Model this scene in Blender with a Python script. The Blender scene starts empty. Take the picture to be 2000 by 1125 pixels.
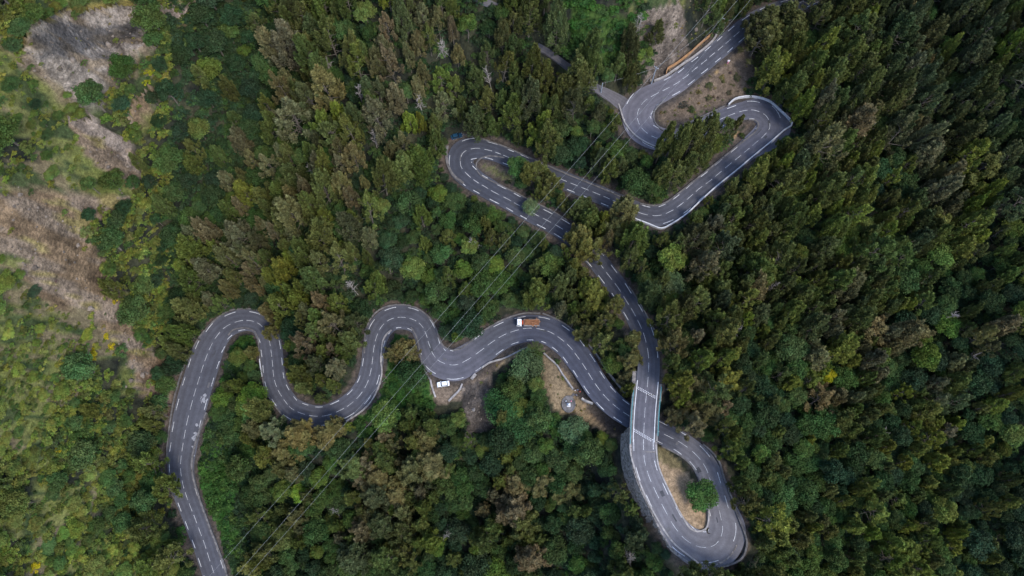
import bpy, math, random
import numpy as np
from mathutils import Vector, Matrix
R_ = math.radians
rnd = random.Random(7)
rng = np.random.default_rng(11)

# ------------------------------------------------------------------ camera, sky, sun, exposure
H = 255.0; TILT = R_(20.0); F = 1333.0
scene = bpy.context.scene
C = scene.collection
cam_d = bpy.data.cameras.new("camera"); cam_d.sensor_width = 36.0; cam_d.lens = 36.0*F/2000.0
cam_d.clip_start = 1.0; cam_d.clip_end = 5000.0
cam = bpy.data.objects.new("camera", cam_d); C.objects.link(cam)
cam.location = (0, 0, H); cam.rotation_euler = (TILT, 0, 0)
scene.camera = cam
world = bpy.data.worlds.new("World"); scene.world = world; world.use_nodes = True
wn = world.node_tree.nodes; wl = world.node_tree.links
SUN_EL, SUN_AZ = R_(52), R_(140)      # azimuth the light comes from, measured clockwise from +Y
sky = wn.new("ShaderNodeTexSky"); sky.sky_type = 'NISHITA'; sky.sun_disc = False
sky.sun_elevation = SUN_EL; sky.sun_rotation = SUN_AZ
sky.air_density = 1.0; sky.dust_density = 1.2; sky.ozone_density = 1.6
wl.new(sky.outputs[0], wn["Background"].inputs[0]); wn["Background"].inputs[1].default_value = 0.15
sd = bpy.data.lights.new("sun", 'SUN'); sd.energy = 1.05; sd.angle = R_(16); sd.color = (1, .95, .84)
sun = bpy.data.objects.new("sun", sd); C.objects.link(sun)
_sv = Vector((math.sin(SUN_AZ)*math.cos(SUN_EL), math.cos(SUN_AZ)*math.cos(SUN_EL), math.sin(SUN_EL)))
sun.rotation_euler = _sv.to_track_quat('Z', 'Y').to_euler(); sun.location = (0, 0, 400)
vs = scene.view_settings; vs.view_transform = 'Standard'; vs.look = 'None'; vs.gamma = 1.0; vs.exposure = 1.6
scene.cycles.max_bounces = 4; scene.cycles.diffuse_bounces = 3

# ------------------------------------------------------------------ pixel <-> world
ca, sa = math.cos(TILT), math.sin(TILT)
def p2w(px, py, z):
    dx = (px-1000.0)/F; dy = (562.5-py)/F
    wy = dy*ca+sa; wz = dy*sa-ca
    t = (z-H)/wz
    return np.array([dx*t, wy*t, z])
def w2p(x, y, z):
    z = np.asarray(z, float)-H; x = np.asarray(x, float); y = np.asarray(y, float)
    cy = y*ca+z*sa; cz = -y*sa+z*ca
    return 1000.0+F*x/(-cz), 562.5-F*cy/(-cz), -cz

# ------------------------------------------------------------------ noise
_tab = rng.random((256, 256))
def vnoise(x, y):
    xi = np.floor(x).astype(int); yi = np.floor(y).astype(int)
    fx = x-xi; fy = y-yi; fx = fx*fx*(3-2*fx); fy = fy*fy*(3-2*fy)
    g = lambda a, b: _tab[a % 256, b % 256]
    return (g(xi, yi)*(1-fx)+g(xi+1, yi)*fx)*(1-fy)+(g(xi, yi+1)*(1-fx)+g(xi+1, yi+1)*fx)*fy
def fbm(x, y, oct=4):
    s = 0; a = .5; 
    for i in range(oct):
        s = s+a*vnoise(x+i*17.3, y+i*9.1); x = x*2.03; y = y*2.03; a *= .5
    return s
def in_poly(px, py, poly):
    px = np.asarray(px); py = np.asarray(py)
    c = np.zeros(px.shape, bool); n = len(poly)
    for i in range(n):
        x1, y1 = poly[i]; x2, y2 = poly[(i+1) % n]
        if y1 == y2: continue
        c ^= ((y1 > py) != (y2 > py)) & (px < (x2-x1)*(py-y1)/(y2-y1)+x1)
    return c
def sstep(a, b, x):
    t = np.clip((x-a)/(b-a), 0, 1); return t*t*(3-2*t)

# ------------------------------------------------------------------ materials
def mat(name, col, rough=.85, metal=0.0, spec=.3, noise=None, bump=None):
    m = bpy.data.materials.new(name); m.use_nodes = True
    nt = m.node_tree; b = nt.nodes["Principled BSDF"]
    b.inputs["Base Color"].default_value = (*col, 1); b.inputs["Roughness"].default_value = rough
    b.inputs["Metallic"].default_value = metal; b.inputs["Specular IOR Level"].default_value = spec
    if noise:
        sc, lo, hi = noise
        tc = nt.nodes.new("ShaderNodeTexCoord"); n = nt.nodes.new("ShaderNodeTexNoise")
        n.inputs["Scale"].default_value = sc; n.inputs["Detail"].default_value = 6; n.inputs["Roughness"].default_value = .65
        nt.links.new(tc.outputs["Object"], n.inputs["Vector"])
        r = nt.nodes.new("ShaderNodeMapRange"); r.inputs[1].default_value = .3; r.inputs[2].default_value = .7
        r.inputs[3].default_value = lo; r.inputs[4].default_value = hi
        nt.links.new(n.outputs[0], r.inputs[0])
        mx = nt.nodes.new("ShaderNodeVectorMath"); mx.operation = 'SCALE'; mx.inputs[0].default_value = col
        nt.links.new(r.outputs[0], mx.inputs["Scale"]); nt.links.new(mx.outputs[0], b.inputs["Base Color"])
        if bump:
            bp = nt.nodes.new("ShaderNodeBump"); bp.inputs["Strength"].default_value = bump; bp.inputs["Distance"].default_value = .3
            nt.links.new(n.outputs[0], bp.inputs["Height"]); nt.links.new(bp.outputs[0], b.inputs["Normal"])
    return m
def attr_mat(name, attr='cover', typ='GEOMETRY', rough=.9, scales=((.25, .8, 1.2), (2.2, .7, 1.3)), bump=.6, leaf=False):
    m = bpy.data.materials.new(name); m.use_nodes = True
    nt = m.node_tree; b = nt.nodes["Principled BSDF"]; b.inputs["Roughness"].default_value = rough
    b.inputs["Specular IOR Level"].default_value = .15
    a = nt.nodes.new("ShaderNodeAttribute"); a.attribute_name = attr; a.attribute_type = typ
    cur = a.outputs["Color"]
    if leaf:
        v = nt.nodes.new("ShaderNodeAttribute"); v.attribute_name = 'leafvar'; v.attribute_type = 'GEOMETRY'
        mx = nt.nodes.new("ShaderNodeVectorMath"); mx.operation = 'MULTIPLY'
        nt.links.new(cur, mx.inputs[0]); nt.links.new(v.outputs["Color"], mx.inputs[1]); cur = mx.outputs[0]
        nt.links.new(cur, b.inputs["Base Color"])
        tr = nt.nodes.new("ShaderNodeBsdfTranslucent"); nt.links.new(cur, tr.inputs[0])
        ms = nt.nodes.new("ShaderNodeMixShader"); ms.inputs[0].default_value = .22
        nt.links.new(b.outputs[0], ms.inputs[1]); nt.links.new(tr.outputs[0], ms.inputs[2])
        nt.links.new(ms.outputs[0], nt.nodes["Material Output"].inputs[0])
        return m
    tc = nt.nodes.new("ShaderNodeTexCoord"); last = None
    for sc, lo, hi in scales:
        n = nt.nodes.new("ShaderNodeTexNoise"); n.inputs["Scale"].default_value = sc
        n.inputs["Detail"].default_value = 6; n.inputs["Roughness"].default_value = .7
        nt.links.new(tc.outputs["Object"], n.inputs["Vector"])
        r = nt.nodes.new("ShaderNodeMapRange"); r.inputs[1].default_value = .32; r.inputs[2].default_value = .68
        r.inputs[3].default_value = lo; r.inputs[4].default_value = hi; nt.links.new(n.outputs[0], r.inputs[0])
        mx = nt.nodes.new("ShaderNodeVectorMath"); mx.operation = 'SCALE'
        nt.links.new(cur, mx.inputs[0]); nt.links.new(r.outputs[0], mx.inputs["Scale"]); cur = mx.outputs[0]; last = n
    nt.links.new(cur, b.inputs["Base Color"])
    bp = nt.nodes.new("ShaderNodeBump"); bp.inputs["Strength"].default_value = bump; bp.inputs["Distance"].default_value = .5
    nt.links.new(last.outputs[0], bp.inputs["Height"]); nt.links.new(bp.outputs[0], b.inputs["Normal"])
    return m
M = {}
M['ground'] = attr_mat('ground_cover', scales=((.22, .8, 1.2), (.85, .55, 1.45), (2.6, .6, 1.4)))
def add_rock(m):
    nt = m.node_tree; b = nt.nodes["Principled BSDF"]; L = nt.links
    a = nt.nodes.new("ShaderNodeAttribute"); a.attribute_name = 'rockm'
    tc = nt.nodes.new("ShaderNodeTexCoord"); mp = nt.nodes.new("ShaderNodeMapping"); mp.inputs['Rotation'].default_value = (.3, .2, .9); mp.inputs['Scale'].default_value = (1, .75, 1)
    L.new(tc.outputs['Object'], mp.inputs[0])
    n = nt.nodes.new("ShaderNodeTexNoise"); n.inputs['Scale'].default_value = .2; n.inputs['Detail'].default_value = 9; n.inputs['Roughness'].default_value = .66; n.inputs['Distortion'].default_value = .35
    L.new(mp.outputs[0], n.inputs['Vector'])
    v = nt.nodes.new("ShaderNodeTexVoronoi"); v.inputs['Scale'].default_value = .9; L.new(mp.outputs[0], v.inputs['Vector'])
    cr = nt.nodes.new("ShaderNodeMapRange"); cr.inputs[1].default_value = .36; cr.inputs[2].default_value = .62; cr.inputs[3].default_value = .55; cr.inputs[4].default_value = 1.35; L.new(n.outputs[0], cr.inputs[0])
    mx = nt.nodes.new("ShaderNodeMix"); mx.data_type = 'FLOAT'; mx.inputs[2].default_value = 1.0
    L.new(a.outputs['Fac'], mx.inputs[0]); L.new(cr.outputs[0], mx.inputs[3])
    sc = nt.nodes.new("ShaderNodeVectorMath"); sc.operation = 'SCALE'; src = b.inputs['Base Color'].links[0].from_socket
    L.new(src, sc.inputs[0]); L.new(mx.outputs[0], sc.inputs['Scale']); L.new(sc.outputs[0], b.inputs['Base Color'])
    ad = nt.nodes.new("ShaderNodeMath"); ad.operation = 'MULTIPLY_ADD'; ad.inputs[1].default_value = .35; L.new(v.outputs['Distance'], ad.inputs[0]); L.new(n.outputs[0], ad.inputs[2])
    bp = nt.nodes.new("ShaderNodeBump"); bp.inputs['Distance'].default_value = 1.1; L.new(a.outputs['Fac'], bp.inputs['Strength']); L.new(ad.outputs[0], bp.inputs['Height'])
    L.new(b.inputs['Normal'].links[0].from_socket, bp.inputs['Normal']); L.new(bp.outputs[0], b.inputs['Normal'])
add_rock(M['ground'])
M['asphalt'] = attr_mat('asphalt', rough=.8, scales=((.07, .78, 1.2), (.6, .88, 1.12), (4.0, .86, 1.14)), bump=.12)
M['paint'] = mat('road_paint', (.60, .60, .61), .7, noise=(1.1, .35, 1.15))
M['splash'] = mat('white_spill', (.26, .26, .28), .7, noise=(2.0, .6, 1.2))
M['white_wall'] = mat('white_painted_concrete', (.50, .50, .52), .7, noise=(1.2, .7, 1.15))
M['concrete'] = mat('weathered_concrete', (.26, .24, .23), .9, noise=(.9, .55, 1.3), bump=.4)
M['kerb'] = mat('old_kerb', (.105, .098, .097), .9, noise=(.7, .45, 1.6), bump=.4)
M['orange'] = mat('orange_board', (.33, .18, .085), .85, noise=(1.0, .6, 1.25))
M['teal'] = mat('teal_paint', (.06, .22, .24), .5)
M['joint'] = mat('joint_steel', (.42, .42, .44), .5)
M['dark'] = mat('dark_rubber', (.012, .012, .014), .6)
M['glass'] = mat('car_glass', (.01, .014, .02), .12, spec=.6)
M['white_car'] = mat('white_car_paint', (.75, .77, .80), .3, spec=.5)
M['blue_car'] = mat('blue_car_paint', (.012, .045, .085), .3, spec=.5)
M['truck_white'] = mat('truck_white', (.78, .78, .80), .35)
M['rust'] = mat('rusty_load', (.22, .10, .05), .9, noise=(2.5, .4, 1.5), bump=.8)
M['truck_orange'] = mat('truck_orange', (.45, .07, .02), .5)
M['steel'] = mat('galvanised_steel', (.35, .37, .40), .4, metal=.3)
M['pole'] = mat('pole_paint', (.22, .25, .30), .6)
M['wire'] = mat('power_cable', (.27, .28, .29), .5)
M['bark'] = mat('bark', (.10, .085, .07), .9, noise=(4, .6, 1.3))
M['deadwood'] = mat('bleached_wood', (.24, .215, .20), .9, noise=(3, .6, 1.3))
M['leaf'] = attr_mat('foliage', attr='tint', typ='INSTANCER', rough=.75, leaf=True)
M['skin'] = mat('skin', (.30, .16, .10), .6); M['hair'] = mat('hair', (.012, .01, .008), .6)
for nm, c in (('shirt_white', (.7, .7, .72)), ('shirt_blue', (.16, .28, .60)), ('shirt_red', (.55, .05, .04)), ('shirt_grey', (.50, .50, .58)),
              ('trousers', (.02, .02, .03)), ('statue', (.70, .74, .80)), ('pink', (.70, .22, .32)), ('signal_red', (.5, .03, .03))):
    M[nm] = mat(nm, c, .8)
# rubble stone wall: voronoi stones
def stone_mat():
    m = bpy.data.materials.new('rubble_stone'); m.use_nodes = True; nt = m.node_tree; b = nt.nodes["Principled BSDF"]
    b.inputs["Roughness"].default_value = .95
    tc = nt.nodes.new("ShaderNodeTexCoord"); v = nt.nodes.new("ShaderNodeTexVoronoi"); v.inputs["Scale"].default_value = 1.6
    nt.links.new(tc.outputs["Object"], v.inputs["Vector"])
    cr = nt.nodes.new("ShaderNodeValToRGB"); e = cr.color_ramp
    e.elements[0].color = (.070, .062, .058, 1); e.elements[1].color = (.25, .225, .21, 1)
    sx = nt.nodes.new("ShaderNodeSeparateColor"); nt.links.new(v.outputs["Color"], sx.inputs[0])
    nt.links.new(sx.outputs[0], cr.inputs[0]); nt.links.new(cr.outputs[0], b.inputs["Base Color"])
    bp = nt.nodes.new("ShaderNodeBump"); bp.inputs["Strength"].default_value = .7; bp.inputs["Distance"].default_value = .3; bp.invert = True
    nt.links.new(v.outputs["Distance"], bp.inputs["Height"]); nt.links.new(bp.outputs[0], b.inputs["Normal"])
    return m
M['stone'] = stone_mat()

# ------------------------------------------------------------------ object helpers
def link(name, verts, faces, m, parent=None, smooth=False, loc=None):
    me = bpy.data.meshes.new(name); me.from_pydata([tuple(map(float, v)) for v in verts], [], faces); me.update()
    if isinstance(m, (list, tuple)):
        for q in m: me.materials.append(q)
    elif m: me.materials.append(m)
    if smooth: me.polygons.foreach_set('use_smooth', [True]*len(me.polygons))
    o = bpy.data.objects.new(name, me); C.objects.link(o)
    if parent: o.parent = parent
    if loc is not None: o.location = loc
    return o
def empty(name, loc, rz=0.0):
    o = bpy.data.objects.new(name, None); C.objects.link(o); o.location = tuple(map(float, loc)); o.rotation_euler = (0, 0, rz)
    o.empty_display_size = .5
    return o
def tag(o, label=None, cat=None, group=None, kind=None):
    if label: o['label'] = label
    if cat: o['category'] = cat
    if group: o['group'] = group
    if kind: o['kind'] = kind
    return o
class MB:
    def __init__(s): s.v = []; s.f = []
    def add(s, vs_, fs_):
        n = len(s.v); s.v += [tuple(v) for v in vs_]; s.f += [tuple(i+n for i in f) for f in fs_]; return s
    def box(s, c, d, rz=0, taper=1.0, tapery=None, shiftx=0):
        hx, hy, hz = d[0]/2, d[1]/2, d[2]/2; ty = taper if tapery is None else tapery
        cz, sz = math.cos(rz), math.sin(rz); out = []
        for z, kx, ky, sh in ((-hz, 1, 1, 0), (hz, taper, ty, shiftx)):
            for x, y in ((-hx, -hy), (hx, -hy), (hx, hy), (-hx, hy)):
                x, y = x*kx+sh, y*ky
                out.append((c[0]+x*cz-y*sz, c[1]+x*sz+y*cz, c[2]+z))
        return s.add(out, [(3, 2, 1, 0), (4, 5, 6, 7), (0, 1, 5, 4), (1, 2, 6, 5), (2, 3, 7, 6), (3, 0, 4, 7)])
    def tube(s, pts, rads, n=8, cap=True):
        pts = [Vector(p) for p in pts]; rings = []
        if not isinstance(rads, (list, tuple)): rads = [rads]*len(pts)
        out = []; fs_ = []
        for i, p in enumerate(pts):
            d = (pts[min(i+1, len(pts)-1)]-pts[max(i-1, 0)])
            if d.length < 1e-6: d = Vector((0, 0, 1))
            q = d.to_track_quat('Z', 'Y')
            for k in range(n):
                a = 2*math.pi*k/n; out.append(p+q @ Vector((math.cos(a)*rads[i], math.sin(a)*rads[i], 0)))
        for i in range(len(pts)-1):
            for k in range(n):
                a, b = i*n+k, i*n+(k+1) % n; fs_.append((a, b, b+n, a+n))
        if cap: fs_.append(tuple(range(n-1, -1, -1))); fs_.append(tuple((len(pts)-1)*n+k for k in range(n)))
        return s.add(out, fs_)
    def ball(s, c, r, n=8):
        rx, ry, rz = r if isinstance(r, tuple) else (r, r, r)
        out = [(c[0], c[1], c[2]-rz)]; m_ = n//2
        for i in range(1, m_):
            t = math.pi*i/m_
            for k in range(n):
                a = 2*math.pi*k/n; out.append((c[0]+rx*math.sin(t)*math.cos(a), c[1]+ry*math.sin(t)*math.sin(a), c[2]-rz*math.cos(t)))
        out.append((c[0], c[1], c[2]+rz)); L = len(out)-1; fs_ = []
        for k in range(n):
            fs_.append((0, 1+(k+1) % n, 1+k)); fs_.append((L, L-n+k, L-n+(k+1) % n))
            for i in range(m_-2):
                a, b = 1+i*n+k, 1+i*n+(k+1) % n; fs_.append((a, b, b+n, a+n))
        return s.add(out, fs_)
    def build(s, name, m, parent=None, smooth=False): return link(name, s.v, s.f, m, parent, smooth)

# ------------------------------------------------------------------ the road, traced as dash centres (pixel x, pixel y, half width px, edge margin left/right px)
RD = [(428,1155,20),(422,1134,20),(415.6,1112,20),(407.5,1087.6,20),(399.7,1063,20),(390.5,1038.4,20),(381.5,1013.9,20),(372.3,990.8,20),(364.2,969,21),(357.2,946,22),
(353.2,922,22),(353.2,898.3,23),(356.6,873,24),(360.7,848.3,25),(366,821.5,26),(374,790,27),(380.4,766.7,27),(387.8,743.3,27),(395,720,27),(402.7,697.8,26),
(411.6,676.7,24),(424.4,655.1,21),(442.2,637.3,19),(466.7,627.1,18),(488.9,626.2,17),(508,634,17),(520,651,18),(526.7,669,19),(530,690,19),(532.2,709.4,19),(533.8,728.9,19),
(537.8,748.9,19),(546.2,767.8,19),(558.2,785.6,19),(569,797.5,19),(588,807,19),(612,812.5,18),(638,811.5,18),(665,801,18),(683.8,789.6,18),(702.3,772.3,18),(716.6,749.8,18),
(723.8,726.7,18),(727.5,704,18),(730,681,18),(735,659,19),(745,638,20),(762.4,623.6,20),(784.3,619.5,20),(807,624.1,20),(823,635.4,20),(832.4,653.4,20),(838.2,672.7,21),
(846.3,692.5,24),(861,706.8,27),(887,712.9,28),(911.4,703.6,27),(937.9,685.6,25),(959.9,668.9,24),(981.4,655.5,23),(1005,646.3,23),(1030,641,23),(1055.8,642.8,23),(1076,649.3,23),
(1095.6,662,23),(1113.2,677.5,23),(1127,695.5,23),(1141.5,716.1,22),(1153,734.8,21),(1167,755.9,21),(1183.8,776.4,20),(1203.4,794.5,19),(1224.5,809.5,18),(1250,824,18),(1278,838.5,18),
(1306.5,852.7,18),(1333,866.8,18),(1360.9,889.7,18),(1378.5,914,18),(1388.8,943.4,18),(1399.7,980,19),(1406.7,1005.8,23),(1411,1037.8,28),(1397,1063.5,30),(1369,1068.7,30),
(1340,1054.6,26),(1317,1028.3,22),(1298,995,20),(1281.7,962.4,19),(1267.3,929.8,19),(1258.9,899.2,19),(1256.8,868.6,19),(1257.8,836,19),(1259.4,805.4,19),(1261.9,776.8,19),(1265,746.2,19),
(1267.1,717.3,18),(1266,690.5,18),(1259.3,658.7,18),(1249.3,633.6,17),(1236.9,609.4,16),(1223.2,587.5,16),(1206.5,560.9,16),(1189.6,539,16),(1172.8,516.7,16),(1153,494,16),(1134,474,16),(1113,457,16),
(1091.8,443.2,16),(1068.2,430.2,16),(1046,419,16),(1028,409,16),(1009.5,399,16),(991.5,388.7,16),(966.3,376,16),(947,364.5,17),(930.4,354.8,18),(914,341.8,20),(899.7,322.9,22),(904.3,298.6,21),
(928.6,289.6,17),(954.5,293.3,15),(973.2,299.3,14),(988.7,305.5,14),(1012,315,14),(1035,325,14),(1058,335,14),(1079,343.5,14),(1099.7,351.6,14),(1121.5,360.3,14),(1142,368.5,14),(1164.7,377.6,14),
(1185.4,386.2,14),(1203,394,14),(1229,406,15),(1255.3,417.5,16),(1284,421.2,17),(1308.1,413.5,17),(1328.4,400.4,17),(1347.9,384.3,17),(1365,369,17),(1385,354.3,17),(1403,339.6,17),
(1423,322.6,17),(1441.5,307.9,17),(1458.5,293.7,18),(1475.3,279.5,19),(1492,264.8,21),(1503.6,248,23),(1497.2,227.2,21),(1475,215.6,16),(1452,216.4,14),(1428,224.1,14),(1412,230.6,14),
(1392.8,239.6,14),(1372,248,14),(1352,257.6,15),(1334,266,15),(1310.8,273,17),(1281.2,269.2,20),(1258,255,24),(1246.4,237,26),(1246,217.7,26),(1258,198.3,22),(1279,184.8,19),(1301.6,173.6,17),
(1321.6,162.6,16),(1340,149.4,15),(1357,135,15),(1375,121,15),(1390.6,107.4,15),(1407.4,93.9,15),(1422,81,15),(1438.6,66.6,15),(1456,52,14),(1477,38,14),(1502,26,13),(1530,16,13),(1560,6,13),(1592,-8,13),(1622,-24,13)]
RD = np.array(RD, float)
def catmull(P, step):
    out = []; idx = []
    n = len(P)
    for i in range(n-1):
        p0 = P[max(i-1, 0)]; p1 = P[i]; p2 = P[i+1]; p3 = P[min(i+2, n-1)]
        k = max(2, int(np.hypot(*(p2[:2]-p1[:2]))/step))
        for j in range(k):
            t = j/k
            out.append(.5*((2*p1)+(-p0+p2)*t+(2*p0-5*p1+4*p2-p3)*t*t+(-p0+3*p1-3*p2+p3)*t**3)); idx.append(i+t)
    out.append(P[-1]); idx.append(n-1.0)
    return np.array(out), np.array(idx)
S, SI = catmull(RD, 3.0)
# elevation: a steady 6.5 percent climb
z = 0.0; prev = p2w(S[0, 0], S[0, 1], 0); SZ = [0.0]
for i in range(1, len(S)):
    q = p2w(S[i, 0], S[i, 1], z); pz = p2w(S[i-1, 0], S[i-1, 1], z)
    z += .065*np.hypot(*(q[:2]-pz[:2])); SZ.append(z)
SZ = np.array(SZ)
T = np.gradient(S[:, :2], axis=0); T /= np.linalg.norm(T, axis=1)[:, None]
N2 = np.stack([-T[:, 1], T[:, 0]], 1)          # image space: points to the right-hand side of travel (y is down)
def road_pt(i, off, dz=0.0):
    """sample index (float) and pixel offset across -> world"""
    i0 = int(min(max(math.floor(i), 0), len(S)-2)); t = i-i0
    p = S[i0, :2]*(1-t)+S[i0+1, :2]*t; n = N2[i0]*(1-t)+N2[i0+1]*t; z_ = SZ[i0]*(1-t)+SZ[i0+1]*t
    w = p2w(p[0]+n[0]*off, p[1]+n[1]*off, z_); w[2] += dz
    return w
CW = np.array([p2w(S[i, 0], S[i, 1], SZ[i]) for i in range(len(S))])
def ctrl(px, py):  return int(np.argmin((RD[:, 0]-px)**2+(RD[:, 1]-py)**2))
_k = ctrl(1388.8, 943.4)
EXL = np.interp(SI, [_k-3, _k-1, _k, _k+1, _k+2, _k+3, _k+4, _k+5, _k+6, _k+8], [0, 3, 6, 8, 11, 15, 15, 8, 4, 0])
_k2 = ctrl(1503.6, 248)
EXR = np.interp(SI, [_k2-3, _k2-2, _k2-1, _k2, _k2+1, _k2+2, _k2+3], [0, 4, 9, 15, 13, 4, 0])
LW = np.array([road_pt(i, S[i, 2]+3.5+EXR[i]) for i in range(len(S))]); RW = np.array([road_pt(i, -S[i, 2]-3.5-EXL[i]) for i in range(len(S))])
HWl = np.linalg.norm(LW-CW, axis=1); HWr = np.linalg.norm(RW-CW, axis=1)
def near_idx(px, py, lo=0, hi=None):
    hi = len(S) if hi is None else hi
    a = np.searchsorted(SI, lo); b = np.searchsorted(SI, hi)
    return a+int(np.argmin((S[a:b, 0]-px)**2+(S[a:b, 1]-py)**2))
def ctrl(px, py):  return int(np.argmin((RD[:, 0]-px)**2+(RD[:, 1]-py)**2))
I_UNDER = ctrl(1250, 824); I_LOOP = ctrl(1369, 1068.7); I_BS = ctrl(1256.8, 868.6); I_BN = ctrl(1265, 746.2)
I_HP = ctrl(899.7, 322.9); I_MID = ctrl(1284, 421.2); I_HP2 = ctrl(1503.6, 248); I_HP3 = ctrl(1246.4, 237)

# ------------------------------------------------------------------ terrain
CTL = [(200,900,25),(60,900,44),(0,950,50),(0,1120,40),(200,1120,18),(330,1120,6),(300,1000,7),(0,700,62),(120,760,45),(200,700,34),(290,700,17),(0,500,76),(120,450,63),(235,560,36),(300,560,23),(380,580,16),
(240,370,50),(0,370,88),(100,350,72),(60,200,96),(40,60,104),(290,50,76),(300,200,50),(270,340,43),(170,215,70),(200,20,98),(0,0,112),(400,300,36),(440,150,48),(480,560,15),(500,400,25),(520,200,41),(560,0,60),
(400,450,28),(420,40,62),(700,300,56),(650,450,40),(620,620,22),(640,720,15),(700,550,30),(850,100,75),(700,0,84),(950,0,86),(960,90,72),(820,300,48),(820,480,33),(900,450,32),(1000,520,29),(1100,600,29),
(880,600,24),(960,590,25),(788,585,18),(1120,200,60),(1000,200,56),(1000,100,69),(1190,320,48),(1170,60,80),(1320,40,82),(1250,110,68),(1420,-20,82),(1080,270,50),
(1350,520,29),(1450,400,34),(1600,300,40),(1600,100,52),(1700,0,62),(1800,100,42),(1790,300,28),(2000,100,62),(2000,300,42),(1700,500,20),(1850,500,10),(2000,650,18),(1600,700,12),(1500,900,9),(1850,800,-10),
(2000,900,-8),(1700,1000,-4),(1600,1110,-4),(2000,1120,-22),(1400,700,25),(1340,760,24),(1480,1050,5),(440,780,-6),(460,700,6),(450,950,-12),(415,850,-3),(420,960,-7),(480,1100,-18),(600,950,-13),(600,1110,-25),(560,850,-4),
(680,860,-3),(800,870,2),(770,720,8),(800,1000,-15),(800,1120,-25),(930,860,0),(910,790,10),(950,1000,-16),(1000,900,0),(1010,780,12),(1050,800,13),(1100,860,9),(1150,930,1),(1150,1060,-10),(1000,1120,-26),(1260,1110,-4),
(1200,950,6),(1340,1140,2),(1090,780,18),(1340,950,23.5),(970,330,38.5)]
cp = [p2w(*c) for c in CTL]
span_lo, span_hi = I_BS+.35, I_BN-.15
for i in range(0, len(S), 7):
    if span_lo-1 < SI[i] < span_hi+1: continue
    cp.append(CW[i])
cp = np.array(cp)
def tps(r2): 
    r2 = np.maximum(r2, 1e-9); return .5*r2*np.log(r2)
A2 = cp[:, :2]/100.0
K = tps(((A2[:, None]-A2[None])**2).sum(2))+np.eye(len(A2))*.02
Pm = np.hstack([np.ones((len(A2), 1)), A2])
Mx = np.block([[K, Pm], [Pm.T, np.zeros((3, 3))]])
sol = np.linalg.solve(Mx, np.concatenate([cp[:, 2], np.zeros(3)]))
X0, X1, Y0, Y1, ST = -285.0, 285.0, -75.0, 330.0, 1.15
gx = np.arange(X0, X1, ST); gy = np.arange(Y0, Y1, ST); NX, NY = len(gx), len(gy)
GX, GY = np.meshgrid(gx, gy); fx = GX.ravel(); fy = GY.ravel()
base = np.zeros(len(fx))
for a in range(0, len(fx), 20000):
    q = np.stack([fx[a:a+20000], fy[a:a+20000]], 1)/100.0
    base[a:a+20000] = tps(((q[:, None]-A2[None])**2).sum(2)) @ sol[:len(A2)]+sol[len(A2)]+q @ sol[len(A2)+1:]
base = np.clip(base, -45, 135)
px_, py_, dep_ = w2p(fx, fy, base)
MAP = """KSRRRRssDDDCCCGBBBDCCCVVVsRCBCCCCKKKKKKK
SRRRRRDDDDDCCGGBBBDCCBVCVCR..CCCCCKKKKKK
SRRRRsDDDDDBCCCBBBCCCCsCCCR.sKCCCCKKKKKK
SRRRDRDDDDDBBCCBBBCCCCC....ssCCCCCKKKKKK
SSRRDRDDDDDBBCCBBDCCCCCC...sC.CCCCKKKKKK
GSsRRDDDDDBBBCCBCG..CCGG..CC..CCCCKBKKKK
SSsRRDDDDBBCBBBBCD.sGCDCGCC..CCCCCDKBYKK
sRRRRDDDDBBCBBBCDGGGCG..GC..CCCYYCDKBYYK
RRRDDDDDDBBBBBBDGGGG..CY...CCCCYYCCKBYCG
RsRGGDDBBBBBBBBDGGLLGDYYCCCCCCCYCCCKCYGG
sRRRGDDBBBBYBBBDLGGGGGCCCGLCCCCCCCCDGGGG
SSsRsDDBBDYYBCCDGLGGGCCY.YLCCCCCBCCGGDDD
SSSsRGDCDCCCBB..DGD...CC.CCCCBCCBBCDGDDD
SSSSRGRC.V.GBC.V......DC.BBCCGGBBCBDDDBD
SSSGsGR.VGGBBC.V...VG..C.BCYDDGGGBGDDBDD
SSSGGs..VL...BVVV.sGG....CYCDDDGBGGDBDDD
SSGGGC.VGGBB.BVGGCRDGVGG..BBDGDGCCDDYDGD
SSGGGG.VGGBBBGCBBDRDGGGG....CDGGDDDGYDDD
LSGSGG.VVGBBGGBBBGDCGGGD....CGGGDDGGGDDD
LSSSGG.VVGGLGGBBBGGBBGDD....CYGGDGGGDDDD
SSSSGS.VVGGCGBBBCDGCCDDD....CYGGGYGGDDDD
LSSSSS..VGCGDGBCGDDGBDDGC...YCGGGGYGGDDD
LSSSSSS.VCCGDGGGGDDGGDDGCG..YCGGGGGGGDDD""".split('\n')
MAP = [(r_+r_[-1]*40)[:40] for r_ in MAP]
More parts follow.
